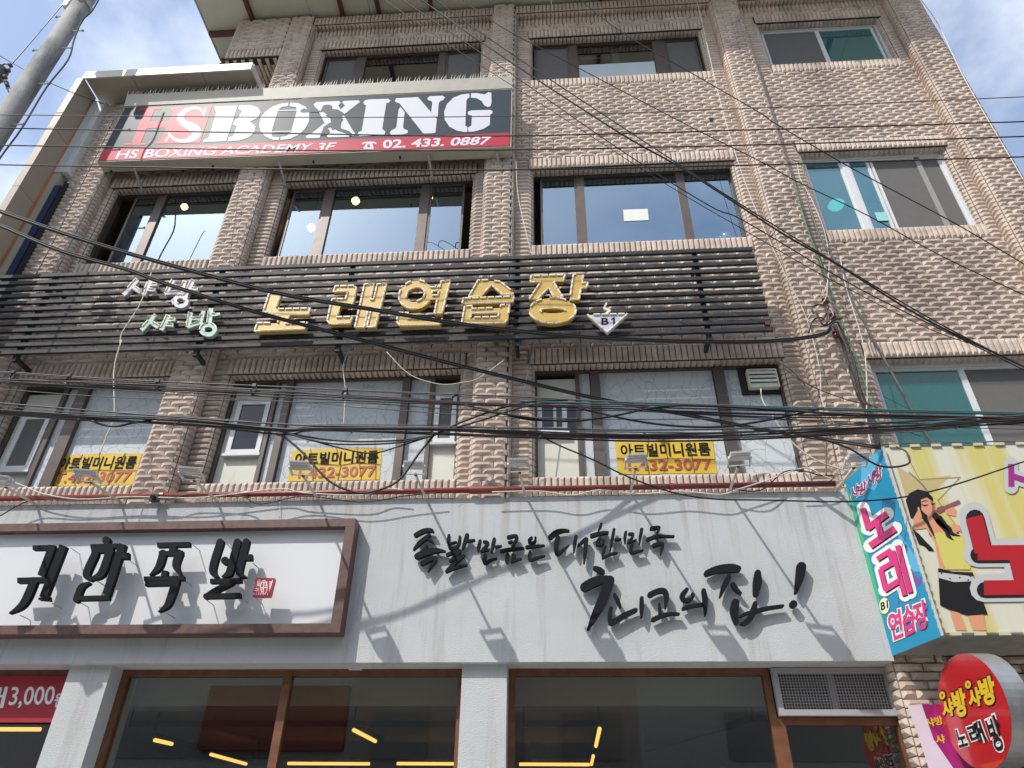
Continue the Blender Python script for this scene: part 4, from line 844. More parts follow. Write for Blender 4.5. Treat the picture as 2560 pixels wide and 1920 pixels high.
rae = [([(562, 910), (662, 845)], 36), ([(645, 850), (670, 940)], 34), ([(585, 985), (675, 935)], 36), ([(585, 980), (622, 1125)], 38), ([(612, 1132), (716, 1066)], 40), ([(672, 850), (760, 1170)], 36), ([(708, 812), (800, 1150)], 38), ([(700, 1000), (760, 975)], 34)]
for st_ in (no_, rae):
    shape('letter_outline', zt(lay(st_, 52), *zw), side, .010, 0, M_WV, YS); shape('letter_shadow', zt([[(x+6, y+8) for x, y in p] for p in lay(st_, 0)], *zw), side, .0115, 0, M_BLACK, YS); shape('letter', zt(lay(st_, 0), *zw), side, .013, 0, M_PINK, YS)
cs = shape('white_disc', zt([circ(612, 1243, 36, 18, 58)], *zw), side, .010, 0, mat('pale_yellow_vinyl', (.8, .78, .5), .4), YS)
text('disc_text', 'B1', [(2000+585*.3496, 1080+1222*.3496), (2000+636*.3496, 1080+1202*.3496), (2000+640*.3496, 1080+1258*.3496), (2000+590*.3496, 1080+1278*.3496)], side, .012, 0, M_BLACK, cs, .02)
def zq(q, z_): return [(z_[0]+x*z_[2], z_[1]+y*z_[2]) for x, y in q]
for ch, q in (('연', [(628, 1300), (728, 1262), (752, 1462), (668, 1500)]), ('습', [(735, 1262), (815, 1225), (846, 1425), (758, 1468)]), ('장', [(810, 1232), (908, 1190), (938, 1395), (848, 1430)])):
    text('letter_outline', ch, zq([(q[0][0]-10, q[0][1]-8), (q[1][0]+10, q[1][1]-12), (q[2][0]+10, q[2][1]+8), (q[3][0]-10, q[3][1]+12)], zw), side, .010+.0004*(ord(ch) % 3), 0, M_WV, YS, .095)
    text('letter', ch, zq(q, zw), side, .013, 0, M_PINK, YS, .028)
for ch, q in (('샤', [(362, 410), (425, 362), (432, 450), (376, 500)]), ('방', [(418, 385), (482, 335), (490, 425), (436, 468)]), ('샤', [(478, 320), (540, 275), (548, 360), (494, 408)]), ('방', [(530, 270), (590, 225), (600, 325), (552, 372)])):
    text('letter_outline', ch, zq([(q[0][0]-5, q[0][1]-4), (q[1][0]+5, q[1][1]-6), (q[2][0]+5, q[2][1]+4), (q[3][0]-5, q[3][1]+6)], zw), side, .010+.0004*(q[0][0] % 5), 0, M_WV, YS, .08); text('letter', ch, zq(q, zw), side, .0135, 0, M_PUR, YS, .02)
# yellow front
def yellow_mat():
    m = mat('yellow_print', (.62, .60, .42), .4); n = m.node_tree.nodes; l = m.node_tree.links
    geo = n.new('ShaderNodeNewGeometry'); mpn = n.new('ShaderNodeMapping'); mpn.inputs['Rotation'].default_value = (0, rad(18), 0); mpn.inputs['Scale'].default_value = (2.4, 0, .12)
    l.new(geo.outputs['Position'], mpn.inputs[0]); t = n.new('ShaderNodeTexNoise'); t.inputs['Scale'].default_value = 2.2; t.inputs['Detail'].default_value = 3; l.new(mpn.outputs[0], t.inputs['Vector'])
    r = n.new('ShaderNodeValToRGB'); e = r.color_ramp.elements; e[0].position = .42; e[0].color = (.62, .61, .50, 1); e[1].position = .6; e[1].color = (.58, .51, .17, 1); l.new(t.outputs[0], r.inputs[0])
    l.new(r.outputs[0], n['Principled BSDF'].inputs['Base Color']); return m
facade_quad([(bx+.01, bz0+.01), (5.9, bz0+.01), (5.9, bz1-.01), (bx+.01, bz1-.01)], by-.004, by-.001).build('yellow_face', yellow_mat(), YS)
pf = FP(by-.004)
def pr(name, polys, h, m, par=YS): return shape(name, zt(polys, *zw), pf, h, 0, m, par)
pr('star_print', [[(690, 240), (850, 345), (1080, 310), (870, 500), (760, 480)]], .001, mat('khaki_print', (.50, .41, .20), .4))
pr('star_outline', stroke([(760, 165), (855, 340), (1145, 325), (985, 490), (1130, 690)], 6), .002, mat('brown_print', (.36, .22, .12), .4))
M_SKIN = mat('skin_print', (.66, .30, .17), .4); M_HAIR = mat('hair_print', (.012, .011, .013), .35)
pr('shadow_print', [[(750, 470), (790, 420), (760, 560), (790, 640), (830, 720), (850, 830), (960, 870), (985, 1250), (960, 1000), (940, 870)]], .002, MATS['khaki_print'])
pr('hair', [[(755, 490), (780, 440), (840, 410), (905, 425), (950, 470), (950, 505), (905, 475), (862, 485), (868, 560), (912, 590), (915, 660), (968, 745), (962, 765), (925, 740), (900, 650), (850, 640), (790, 615), (775, 560)], [(960, 590), (1010, 600), (1045, 650), (1080, 705), (1130, 715), (1152, 752), (1130, 772), (1092, 738), (1098, 780), (1060, 765), (1032, 730), (1050, 700), (985, 690)], [(800, 690), (850, 730), (900, 785), (945, 830), (960, 855), (920, 852), (890, 820), (850, 805)]], .003, M_HAIR)
for q_ in ([(862, 485), (905, 470), (952, 500), (968, 545), (990, 585), (975, 605), (972, 650), (1010, 690), (1090, 680), (1150, 720), (1160, 690), (1085, 655), (1150, 700), (1080, 745), (1000, 800), (1005, 870), (1040, 1000), (1225, 1010), (1000, 985), (960, 780), (900, 690), (812, 700), (808, 620), (850, 545), (872, 620), (905, 660), (912, 600), (880, 575)], [(1020, 540), (1060, 512), (1115, 560), (1112, 605), (1050, 592)], [(1070, 1280), (1140, 1290), (1190, 1420), (1110, 1420)], [(1190, 1300), (1310, 1300), (1330, 1420), (1235, 1420)], [(1080, 655), (1140, 670), (1160, 720), (1090, 690)]): pr('skin', [q_], .004+.0002*len(q_)/10, M_SKIN)
for q_ in ([(965, 600, 46), (1000, 650, 40), (1060, 690, 34), (1085, 730, 26), (1140, 745, 8)], [(985, 640, 36), (1040, 700, 34), (1060, 745, 28), (1095, 775, 6)], [(905, 640, 22), (935, 700, 18), (966, 765, 5)]): pr('hair_lock', stroke(q_, None, True, True), .0062, M_HAIR)
pr('finger', stroke([(845, 545, 14), (860, 610, 20)]), .0062, M_SKIN)
pr('top_garment', [[(950, 725), (1050, 715), (1180, 740), (1225, 880), (1215, 985), (1040, 985), (1000, 880), (990, 830)]], .005, mat('olive_print', (.60, .54, .14), .4))
pr('skirt', [[(985, 975), (1090, 1000), (1232, 1005), (1340, 1305), (1200, 1315), (1060, 1270), (1000, 1240)]], .005, M_HAIR)
pr('belt', [[(988, 1005), (1238, 1035), (1246, 1068), (1100, 1075), (990, 1045)]], .006, mat('grey_print', (.5, .5, .5), .4))
for q in ((1010, 1014), (1070, 1050), (1140, 1043), (1200, 1060), (1218, 1036)): pr('rivet', [circ(q[0], q[1], 6, 8)], .007, M_HAIR)
pr('microphone', stroke([(995, 560, 44), (1020, 548, 36)])+stroke([(1030, 545), (1130, 502)], 26), .006, mat('mauve_print', (.26, .08, .10), .4))
pr('eye', stroke([(868, 520, 5), (890, 530, 10), (912, 522, 5)])+stroke([(935, 515, 4), (950, 518, 9), (965, 510, 4)])+stroke([(862, 505, 3), (890, 492, 6), (912, 498, 3)]), .006, M_HAIR)
pr('lips', [[(945, 572), (965, 560), (985, 568), (972, 585), (955, 588)]], .006, M_REDT)
big = [([(1240, 610), (1305, 860)], 122), ([(1265, 868), (1950, 862)], 108), ([(1545, 900), (1590, 1090)], 112), ([(1310, 1118), (2050, 1108)], 106)]
pr('letter_outline', lay(big, 95), .008, MATS['grey_print']); pr('letter_shadow', [[(x+8, y+14) for x, y in p] for p in lay(big, 12)], .0095, M_HAIR); pr('letter', lay(big, 0), .011, mat('deep_red_print', (.42, .012, .02), .4))
sm = [([(1505, 232), (1508, 395)], 42), ([(1512, 318), (1700, 380)], 42)]
pr('letter_outline', lay(sm, 60), .008, MATS['grey_print']); pr('letter', lay(sm, 0), .010, M_PUR)
M_MOD = mat('led_module', (.55, .52, .36), .4)
ledm = MB(); n = 0
for k in range(9):
    x = bx+.06+k*.17
    MB().box(x, x+.075, by-.02, by-.002, bz1-.012, bz1+.012).build('led_module', M_MOD, YS); MB().box(x, x+.075, by-.02, by-.002, bz0-.012, bz0+.012).build('led_module', M_MOD, YS)
for k in range(22): z = bz0+.04+k*.067; MB().box(bx-.008, bx+.02, by-.022, by-.002, z, z+.03).build('led_module', M_MOD, YS)
e = MB(); e.tube([(bx, by-.012, bz1+.02)]+[(bx+.06+k*.17, by-.014, bz1+.016+.008*(k % 2)) for k in range(10)], .006, 5); e.tube([(bx+.005, by-.012, bz0+k*.1) for k in range(16)], .006, 5); e.build('led_wire', M_CABLEG, YS)
# ================================================================== OVAL SIGN
xo = 2.80; OV = thing('oval_sign', 'red oval blade sign with yellow and black lettering and a grey metal rim', 'sign', (xo, -.75, 1.8))
po = Plane((xo, 0, 0), (0, -1, 0), (0, 0, 1)); 
if po.n.x > 0: po.n = -po.n
rng = [po.uv(2400, 1632), po.uv(2340, 1745), po.uv(2540, 1815)]
cz = .5*(po.uv(2340, 1745).y+po.uv(2540, 1815).y); ztop = rng[0].y; ry_ = ztop-cz; ya, yb = rng[1].x, rng[2].x; cyy = (ya+yb)/2; rx_ = abs(yb-ya)/2
ell = [(cyy+rx_*math.cos(2*math.pi*i/48), cz+ry_*math.sin(2*math.pi*i/48)) for i in range(48)]
mbx = MB(); mbx.v += [(xo, -a, b) for a, b in ell]+[(xo+.15, -a, b) for a, b in ell]
mbx.f += [(i, (i+1) % 48, (i+1) % 48+48, i+48) for i in range(48)]+[tuple(range(48, 96))]
mbx.build('rim', mat('galvanised', (.36, .37, .38), .42, metal=.7, var=.12, dirt=(.12, .12, .12), dlo=.55, dhi=.7), OV)
class PO:                           # blade plane, seen from its left side
    @staticmethod
    def uv(px, py):
        d = ray(px, py); t = (xo-CP.x)/d.x; p = CP+d*t; return Vector((-p.y, p.z))
    @staticmethod
    def P(a, b, c=0): return Vector((xo-c, -a, b))
shape('red_face', [[(a, b) for a, b in ell]], PO, .004, .003, M_RED, OV, px=False)
zo = (2320, 1700, 240/1810); M_YP = mat('yellow_print_letter', (.75, .50, .02), .4)
def grow(q, k):
    m_ = (sum(p[0] for p in q)/4, sum(p[1] for p in q)/4); return [(m_[0]+(p[0]-m_[0])*k, m_[1]+(p[1]-m_[1])*k) for p in q]
for ch, q in (('샤', [(265, 400), (470, 330), (530, 660), (310, 740)]), ('방', [(440, 215), (690, 130), (800, 660), (570, 730)]), ('샤', [(755, 190), (980, 110), (1050, 470), (810, 550)]), ('방', [(940, -10), (1240, -100), (1340, 430), (1090, 510)])):
    text('letter_outline', ch, zq(grow(q, 1.1), zo), PO, .006+.0004*(q[0][0] % 4), 0, M_BLACK, OV, .10); text('letter', ch, zq(q, zo), PO, .009, 0, M_YP, OV, .055)
for q in ((292, 290), (780, 85)):
    shape('letter_outline', zt([circ(q[0], q[1], 72, 16, 100)], *zo), PO, .0085, 0, M_BLACK, OV); shape('letter', zt(ring(q[0], q[1], 36, 55, 44), *zo), PO, .010, 0, M_YP, OV)
for ch, q in (('노', [(520, 950), (690, 890), (785, 1230), (610, 1280)]), ('래', [(730, 860), (1000, 765), (1140, 1150), (870, 1235)]), ('방', [(1085, 735), (1310, 640), (1500, 1290), (1290, 1370)])):
    text('letter_outline', ch, zq(grow(q, 1.12), zo), PO, .006+.0004*(q[0][0] % 4), 0, M_WV, OV, .11); text('letter', ch, zq(q, zo), PO, .009, 0, M_BLACK, OV, .02)
MB().bar((xo+.12, -.14, cz+.2), (xo+.12, cyy*-1+rx_*.8, cz+.2), .04, .04).build('bracket', M_STEEL, OV)
# ================================================================== BANNERS
t = thing('red_banner', 'red price banner reading 3,000 hung inside the leftmost shop window', 'banner', (-5.2, .0, 2.5))
facade_quad([(-6.4, 2.53), (-4.22, 2.53), (-4.22, 2.90), (-6.4, 2.90)], .012, .02).build('sheet', mat('banner_red', (.36, .015, .03), .5, var=.08), t)
text('lettering', '3,000', [(30, 1717), (141, 1715), (131, 1769), (19, 1771)], FP(.012), .002, 0, M_PRW, t, .012); text('lettering', '매', [(-36, 1718), (21, 1717), (8, 1770), (-50, 1772)], FP(.012), .002, 0, M_PRW, t, .02)
text('lettering', '원', [(140, 1733), (164, 1731), (157, 1767), (134, 1768)], FP(.012), .002, 0, M_PRW, t, .03)
t = thing('pink_banner', 'curled white and magenta vinyl banner on the brick beside the shop door', 'banner', (2.8, -.2, 1.8))
pbn = FP(-.2)
shape('white_strip', [[(2264, 1765), (2300, 1762), (2330, 1850), (2405, 1960), (2330, 1960), (2295, 1850)]], pbn, .03, .004, mat('banner_lilac', (.66, .58, .68), .45, var=.05), t)
shape('magenta_field', [[(2292, 1763), (2350, 1762), (2390, 1830), (2440, 1960), (2385, 1960), (2325, 1850)]], pbn, .02, .004, mat('banner_magenta', (.42, .02, .17), .4, var=.5, vscale=7), t)
shape('blue_patch', [[(2336, 1890), (2352, 1888), (2372, 1960), (2350, 1960)]], pbn, .024, 0, mat('banner_blue', (.01, .03, .18), .4), t)
text('lettering', '샤방', [(2308, 1798), (2350, 1790), (2356, 1812), (2314, 1820)], pbn, .024, 0, M_YP, t, .03)
text('lettering', '샤', [(2333, 1840), (2356, 1836), (2362, 1858), (2338, 1862)], pbn, .024, 0, M_YP, t, .03)

# ================================================================== FLOODLIGHTS on arms
FL = [((15, 1217), (95, 1264), 'floodlight at the left picture edge'), ((227, 1205), (305, 1258), 'floodlight in front of the leftmost yellow sticker'), ((485, 1200), (546, 1255), 'floodlight right of the left brick pilaster'), ((757, 1188), (797, 1252), 'floodlight in front of the middle yellow sticker'), ((1039, 1186), (1063, 1242), 'floodlight just right of the middle yellow sticker'), ((1299, 1180), (1312, 1237), 'floodlight in front of the middle brick pilaster'), ((1589, 1170), (1576, 1232), 'floodlight in front of the right yellow sticker'), ((1846, 1165), (1823, 1230), 'floodlight below the louvre vent'), ((2135, 1168), (2092, 1226), 'floodlight against the blue panel of the box sign')]
proto = None
def make_flood():
    t = thing('floodlight', 'x', 'floodlight', (0, 0, 0), 'white floodlights on arms along the fascia')
    MB().tube([(0, .78, 0), (0, 0, 0)], .015, 8).build('arm', M_ARM, t, True)
    MB().tube([(0, .02, 0), (0, -.006, 0)], .018, 8).build('arm_end', M_RUST, t)
    b = MB(); b.box(-.105, .105, -.20, -.06, .030, .050); b.build('lamp_body', M_LAMP, t)
    fn = MB()
    for k in range(14): x = -.098+k*.196/13; fn.box(x-.0035, x+.0035, -.212, -.07, .051, .072)
    fn.build('cooling_fins', M_LAMP, t)
    br = MB(); br.box(-.105, .105, -.02, .004, -.004, .004)
    for sx in (-1, 1): br.obox((sx*.115, -.07, .018), (0, .072, -.022), (.008, 0, 0), (0, .004, .014))
    br.build('bracket', M_LAMP, t)
    MB().box(-.088, .088, -.188, -.072, .025, .0295).build('lens', mat('lens', (.42, .42, .40), .15), t)
    return t
def copytree(o, par=None):
    c = o.copy(); COL.objects.link(c)
    if par: c.parent = par
    for ch in o.children: copytree(ch, c)
    return c
for k, (tip, bs, lb) in enumerate(FL):
    f = make_flood() if k == 0 else copytree(proto)
    if k == 0: proto = f
    tp = at(*tip, -.93); bp = at(*bs, -.20)
    if k == 8: tp = at(*tip, -.8)
    d = bp-tp; f.location = tp; f['label'] = 'white finned LED '+lb; f.scale = (.76, 1, .8)
    f.rotation_euler = (math.atan2(d.z, math.hypot(d.x, d.y))*.99, 0, math.atan2(-d.x, d.y))
# red pipe
pp = [at(-40, 1242, -.30), at(700, 1231, -.30), at(1300, 1219, -.30), at(2100, 1203, -.30)]
pz = sum(p.z for p in pp)/4
pt = thing('red_pipe', 'long dark red pipe running above the grey fascia under the boarded windows', 'pipe', (-1.8, -.3, pz-.03))
MB().tube([(-6.6, -.26, pz), (2.5, -.26, pz)], .027, 10).build('pipe_run', M_PIPE, pt, True)
for px in (410, 620, 1240, 1680): x = at(px, 1225, -.26).x; MB().tube([(x-.02, -.26, pz), (x+.02, -.26, pz)], .034, 10).build('coupling', M_PIPE, pt)
x0, x1 = at(1175, 1215, -.26).x, at(1240, 1215, -.26).x; MB().tube([(x0, -.26, pz), (x1, -.26, pz)], .036, 10).build('sleeve', M_PIPE, pt)
p = at(1225, 1202, -.2); MB().lathe((p.x, -.16, p.z), [(.05, 0), (.05, .02), (.03, .05), (.02, .08)], 14, (0, -1, 0)).solo('vent_cap', M_STEEL, 'round grey vent cap on the middle brick pilaster above the pipe', 'vent')
p = at(388, 1246, -.3); t = thing('security_camera', 'small black security camera under the red pipe by the left pilaster', 'camera', p)
MB().box(p.x-.04, p.x+.035, p.y-.03, p.y+.03, p.z-.03, p.z+.03).build('body', M_CABLE, t); MB().lathe((p.x+.0, p.y-.03, p.z), [(.022, 0), (.02, .03)], 10, (0, -1, -.3)).build('lens', M_DARK, t); MB().bar((p.x, p.y, p.z+.03), (p.x, -.16, p.z+.09), .012, .012).build('mount', M_CABLE, t)
p = at(1778, 300, -.03); MB().lathe((p.x, -.036, p.z), [(.03, 0), (.03, .012)], 12, (0, -1, 0)).solo('wall_hole', M_DARK, 'dark round hole in the brick panel beneath the right top window', 'hole')
# ================================================================== UTILITY POLE
pY = -1.15; pa, pb2 = at(202, 0, pY), at(19, 310, pY); pxx = (pa.x+pb2.x)/2
U = thing('utility_pole', 'round concrete utility pole with climbing bolts at the left picture edge', 'utility pole', (pxx, pY, 0))
MB().tube([(pxx, pY, 0), (pxx, pY, 7), (pxx, pY, 14)], [.16, .138, .115], 24).build('shaft', M_CONC, U, True)
for (x0, y0), (x1, y1) in (((122, 37), (148, 48)), ((64, 120), (90, 132)), ((190, 70), (215, 83)), ((165, 113), (190, 126)), ((105, 202), (135, 215)), ((45, 305), (73, 316)), ((0, 215), (24, 227))):
    c = at((x0+x1)/2, (y0+y1)/2, pY); sg = 1 if c.x > pxx else -1
    m_ = MB(); m_.tube([(pxx+sg*.08, pY, c.z), (pxx+sg*.27, pY, c.z)], .011, 6); m_.tube([(pxx+sg*.265, pY, c.z), (pxx+sg*.285, pY, c.z)], .02, 8); m_.build('climbing_bolt', M_STEEL, U)
zc = at(185, 15, pY).z
MB().tube([(pxx, pY, zc-.04), (pxx, pY, zc+.04)], .14, 24).build('clamp_band', M_STEEL, U); MB().box(pxx+.1, pxx+.2, pY-.22, pY-.12, zc-.12, zc+.5).build('bracket_plate', M_STEEL, U); MB().box(pxx-.25, pxx-.18, pY-.05, pY+.02, zc-.05, zc+.4).build('bracket_plate', M_STEEL, U)
MB().tube(spline([at(x, y, pY-.22) for x, y in ((262, -30), (245, 2), (228, 30), (205, 52), (185, 100), (170, 150), (115, 220), (55, 320), (0, 395), (-60, 490))], 4), .011, 6).build('down_cable', M_CABLE, U)
p = at(6, 185, -1.9); t = thing('insulator_set', 'dark line insulators hanging left of the utility pole', 'insulator', p)
MB().lathe(p+Vector((-.12, 0, -.1)), [(.09, 0), (.1, .1), (.08, .22)], 12, (.3, 0, .9)).build('body', M_CABLEG, t)
for k, (x, y) in enumerate(((22, 165), (17, 178), (9, 195), (12, 208), (14, 215))): MB().lathe(at(x, y, -1.9), [(.012, 0), (.03, .01), (.03, .03), (.012, .04)], 10, (.5, 0, .8)).build('disc', M_CABLEG, t)
MB().tube(spline([at(x, y, -1.9) for x, y in ((0, 168), (12, 160), (24, 166), (23, 178), (14, 190), (3, 196), (10, 205), (16, 217), (22, 230))], 4), .008, 5).build('jumper', M_CABLE, t)

# ================================================================== OPPOSITE SIDE OF THE STREET (mirrored in the shop glass)
for k, (x0, x1, h, c, lb) in enumerate(((-40, -6.4, 9.5, (.50, .49, .44), 'grey rendered building with a red shop sign across the street, left'), (-6.4, 2.2, 11, (.42, .35, .29), 'brown building across the street, middle one'), (2.2, 40, 18, (.52, .51, .44), 'pale building on the far side of the street, right'))):
    t = thing('opposite_building', lb, 'building', ((x0+x1)/2, -19, 0)); MB().box(x0, x1, -24, -17, 0, h).build('wall', mat('opp_wall_%d' % k, c, .85, var=.1), t)
    for fl in range(6):
        for j in range(3):
            wx = x0+(x1-x0)*(j+.2)/3; wz = 4.2+fl*2.6
            if wz+1.4 < h: MB().box(wx, wx+(x1-x0)*.2, -17.0, -16.95, wz, wz+1.3).build('window', mat('opp_window', (.24, .24, .22), .4), t)
    if k == 0: MB().box(-11, -5.6 if False else -6.6, -17.0, -16.7, 4.4, 6.2).build('sign_board', mat('opp_red', (.26, .04, .035), .6), t)

# ================================================================== CABLES
def cable(name, pts, r, m, label, Y0=None, Y1=None, k=6, group=None, n=6):
    """pts: pixels; depth runs evenly from Y0 to Y1"""
    if Y0 is not None:
        m_ = len(pts)-1; pts = [at(p[0], p[1], Y0+(Y1-Y0)*(i/m_)) if len(p) == 2 else at(*p) for i, p in enumerate(pts)]
    return MB().tube(spline(pts, k), r, n).solo(name, m, label, 'cable', group, True)
hor = [([(-60, 286), (0, 287), (700, 293), (1273, 290), (1900, 270), (2560, 242), (2620, 240)], .0055, M_CABLEG, 'thin twisted grey wire, topmost of four level wires across the boxing sign'),
       ([(-60, 319), (0, 320), (700, 333), (1250, 340), (1900, 324), (2560, 304), (2620, 302)], .0075, M_CABLE, 'second from the top of four level wires across the boxing sign'),
       ([(-60, 361), (0, 363), (700, 375), (1250, 375), (1900, 362), (2560, 341), (2620, 339)], .0075, M_CABLE, 'third from the top of four level wires, over the sign phone number'),
       ([(-60, 411), (0, 412), (700, 423), (1250, 425), (1900, 412), (2560, 392), (2620, 390)], .0075, M_CABLE, 'lowest of four level wires, just above the third floor windows')]
for pts, r, m, lb in hor: cable('overhead_wire', pts, r, m, lb, -1.5, -1.5)
dia = [([(1020, -25), (1054, 0), (1250, 137), (1544, 329), (1708, 423), (1950, 580), (2091, 660), (2303, 792), (2518, 897), (2590, 930)], .011, 'thickest black cable slanting from top centre down to the right'),
       ([(1054, -25), (1088, 0), (1250, 115), (1559, 320), (1802, 479), (1960, 578), (2300, 782), (2512, 894)], .008, 'black cable slanting just above the thickest one'),
       ([(960, -28), (1006, 0), (1250, 165), (1544, 370), (1773, 479+35), (1860, 552), (2145, 720), (2439, 865), (2580, 935)], .007, 'lowest thin cable slanting from top centre to the lower right'),
       ([(1130, -20), (1250, 65), (1426, 159), (1564, 232), (1750, 329), (1900, 403), (1999, 457), (2170, 539), (2354, 640), (2580, 747)], .0065, 'thin cable slanting across the top right window bay to the right edge'),
       ([(1420, -20), (1450, 0), (1561, 85), (1738, 188), (1900, 282), (1937, 308), (2107, 408), (2214, 466), (2392, 561), (2580, 672)], .0065, 'highest slanting cable, crossing the white sliding window'),
       ([(900, -28), (960, 0), (1150, 130), (1400, 290), (1640, 445), (1860, 575), (2060, 690), (2300, 812), (2420, 858)], .005, 'thinnest slanting wire running under the other slanting cables')]
for k, (pts, r, lb) in enumerate(dia): cable('slanting_cable', pts, r*.82, M_CABLE, lb, -2.0, -1.0-.04*k)
T1 = [(-60, 510), (0, 530), (120, 572), (272, 621), (465, 675), (695, 735), (916, 773), (1106, 805), (1300, 830), (1535, 849), (1820, 857), (1961, 852), (2056, 838), (2078, 822)]
T2 = [(-60, 538), (0, 565), (158, 631), (316, 675), (411, 710), (633, 780), (821, 830), (1075, 897), (1300, 953), (1497, 999), (1738, 1043), (1900, 1075), (2024, 1094), (2202, 1121)]
def bundle(name, lb, strands, cat='cable bundle'):
    p0 = strands[0][0][0]; t = thing(name, lb, cat, p0)
    for pts, r, m in strands: MB().tube(spline(pts, 5), r, 6).build('cable', m, t, True)
    return t
def dep(pts, tab, off=0):
    out = []
    for x, y in pts:
        for (xa, ya), (xb, yb) in zip(tab, tab[1:]):
            if x <= xb: break
        out.append(at(x, y+off, ya+(yb-ya)*(x-xa)/(xb-xa)))
    return out
D1 = [(-60, -2.4), (695, -1.7), (1300, -1.15), (1535, -.95), (2078, -.34)]; D2 = [(-60, -2.25), (633, -1.65), (1075, -1.2), (1300, -.95), (1600, -.55), (1900, -.48), (2202, -.86)]
def depthed(pts, Y0, Y1, off=(0, 0)): m_ = len(pts)-1; return [at(x+off[0], y+off[1], Y0+(Y1-Y0)*i/m_) for i, (x, y) in enumerate(pts)]
UBm = [(-60, 925), (0, 929), (316, 950), (700, 967), (980, 980), (1300, 992), (1516, 1004), (1900, 1016), (2230, 1025), (2620, 1034)]
UBc = [(-60, 942), (0, 950), (316, 969), (700, 987), (916, 997), (1200, 1012), (1548, 1021), (1900, 1034), (2230, 1042), (2620, 1052)]
bundle('service_cable', 'thick twin black cable from the left edge over the gold letters to the wall insulators', [(dep(T1, D1), .0125, M_CABLE), (dep(T1, D1, -5), .008, M_CABLE)])
bundle('service_cable', 'thick twin black cable slanting from the left edge down to the blue side panel', [(dep(T2, D2), .0115, M_CABLE), (dep(T2, D2, -5), .007, M_CABLE)])
Yb = -2.3
def jig(pts, amp, seed):
    rs = random.Random(seed); return [(x, y+rs.uniform(-amp, amp)) for x, y in pts]
ub = bundle('cable_bundle', 'upper level bundle of wires hung from black rings across the boarded windows',
  [(depthed(UBm, Yb, Yb), .0055, M_CABLEG), (depthed(jig(UBc, 3, 1), Yb, Yb), .0055, M_CABLE), (depthed(jig([(x, y-14) for x, y in UBc], 6, 31), Yb, Yb), .0032, M_CABLEG), (depthed(jig([(x, y+11) for x, y in UBc], 7, 32), Yb, Yb), .0032, M_CABLE), (depthed(jig([(x, y+20) for x, y in UBc], 9, 33), Yb, Yb), .003, M_CABLEG), (depthed(jig([(x, y-6) for x, y in UBc], 4, 2), Yb-.02, Yb-.02), .0048, M_CABLER), (depthed(jig([(x, y+5) for x, y in UBc], 4, 3), Yb+.02, Yb+.02), .0048, M_CABLE), (depthed(jig([(x, y-3) for x, y in UBc], 5, 4), Yb+.03, Yb+.03), .005, M_CABLEG)]
  + [(depthed([(1300, 1002), (1516, 1010), (1900, 1019), (2230, 1029), (2620, 1038)], Yb, Yb), .006, M_CABLET), (depthed([(1447, 1021), (1611, 1056), (1770, 1068), (1900, 1054), (2060, 1020)], Yb, Yb), .007, M_CABLE), (depthed([(1180, 1022), (1390, 1052), (1516, 1043), (1675, 1015), (1900, 1022), (2150, 1040)], Yb-.03, Yb-.03), .007, M_CABLE), (depthed([(1094, 1084), (1170, 1049), (1300, 1008), (1420, 1000)], Yb, Yb), .007, M_CABLE), (depthed([(1120, 1075), (1200, 1052), (1330, 1012), (1440, 1008)], Yb-.02, Yb-.02), .006, M_CABLE), (depthed([(1160, 1012), (1240, 1030), (1330, 1050), (1450, 1048)], Yb-.02, Yb-.02), .006, M_CABLE)])
for px, py in ((28, 943), (168, 952), (390, 966), (633, 977), (861, 987), (1138, 998)):
    c = at(px, py, Yb); r_ = .030
    MB().tube([c+Vector((r_*.75*math.cos(a), .012*math.sin(a*.5), r_*math.sin(a)+.006)) for a in [i*2*math.pi/14+1.2 for i in range(14)]], .006, 6).build('hanger_ring', mat('hanger_plastic', (.012, .02, .035), .4), ub)
    MB().box(c.x-.012, c.x+.014, Yb-.012, Yb+.012, c.z+.03, c.z+.055).build('hanger_clip', MATS['hanger_plastic'], ub)
LBm = [(-60, 1004), (0, 1008), (350, 1036), (700, 1060), (885, 1066), (1300, 1070), (1580, 1075), (1900, 1070), (2230, 1055), (2620, 1036)]
LBc = [(-60, 1024), (0, 1031), (206, 1043), (443, 1055), (700, 1076), (790, 1074), (1075, 1076), (1300, 1086), (1611, 1094), (1900, 1087), (2240, 1073), (2398, 1062), (2620, 1046)]
cols_ = [M_CABLE, M_CABLE, M_CABLER, M_CABLE, M_CABLEG, M_CABLE]
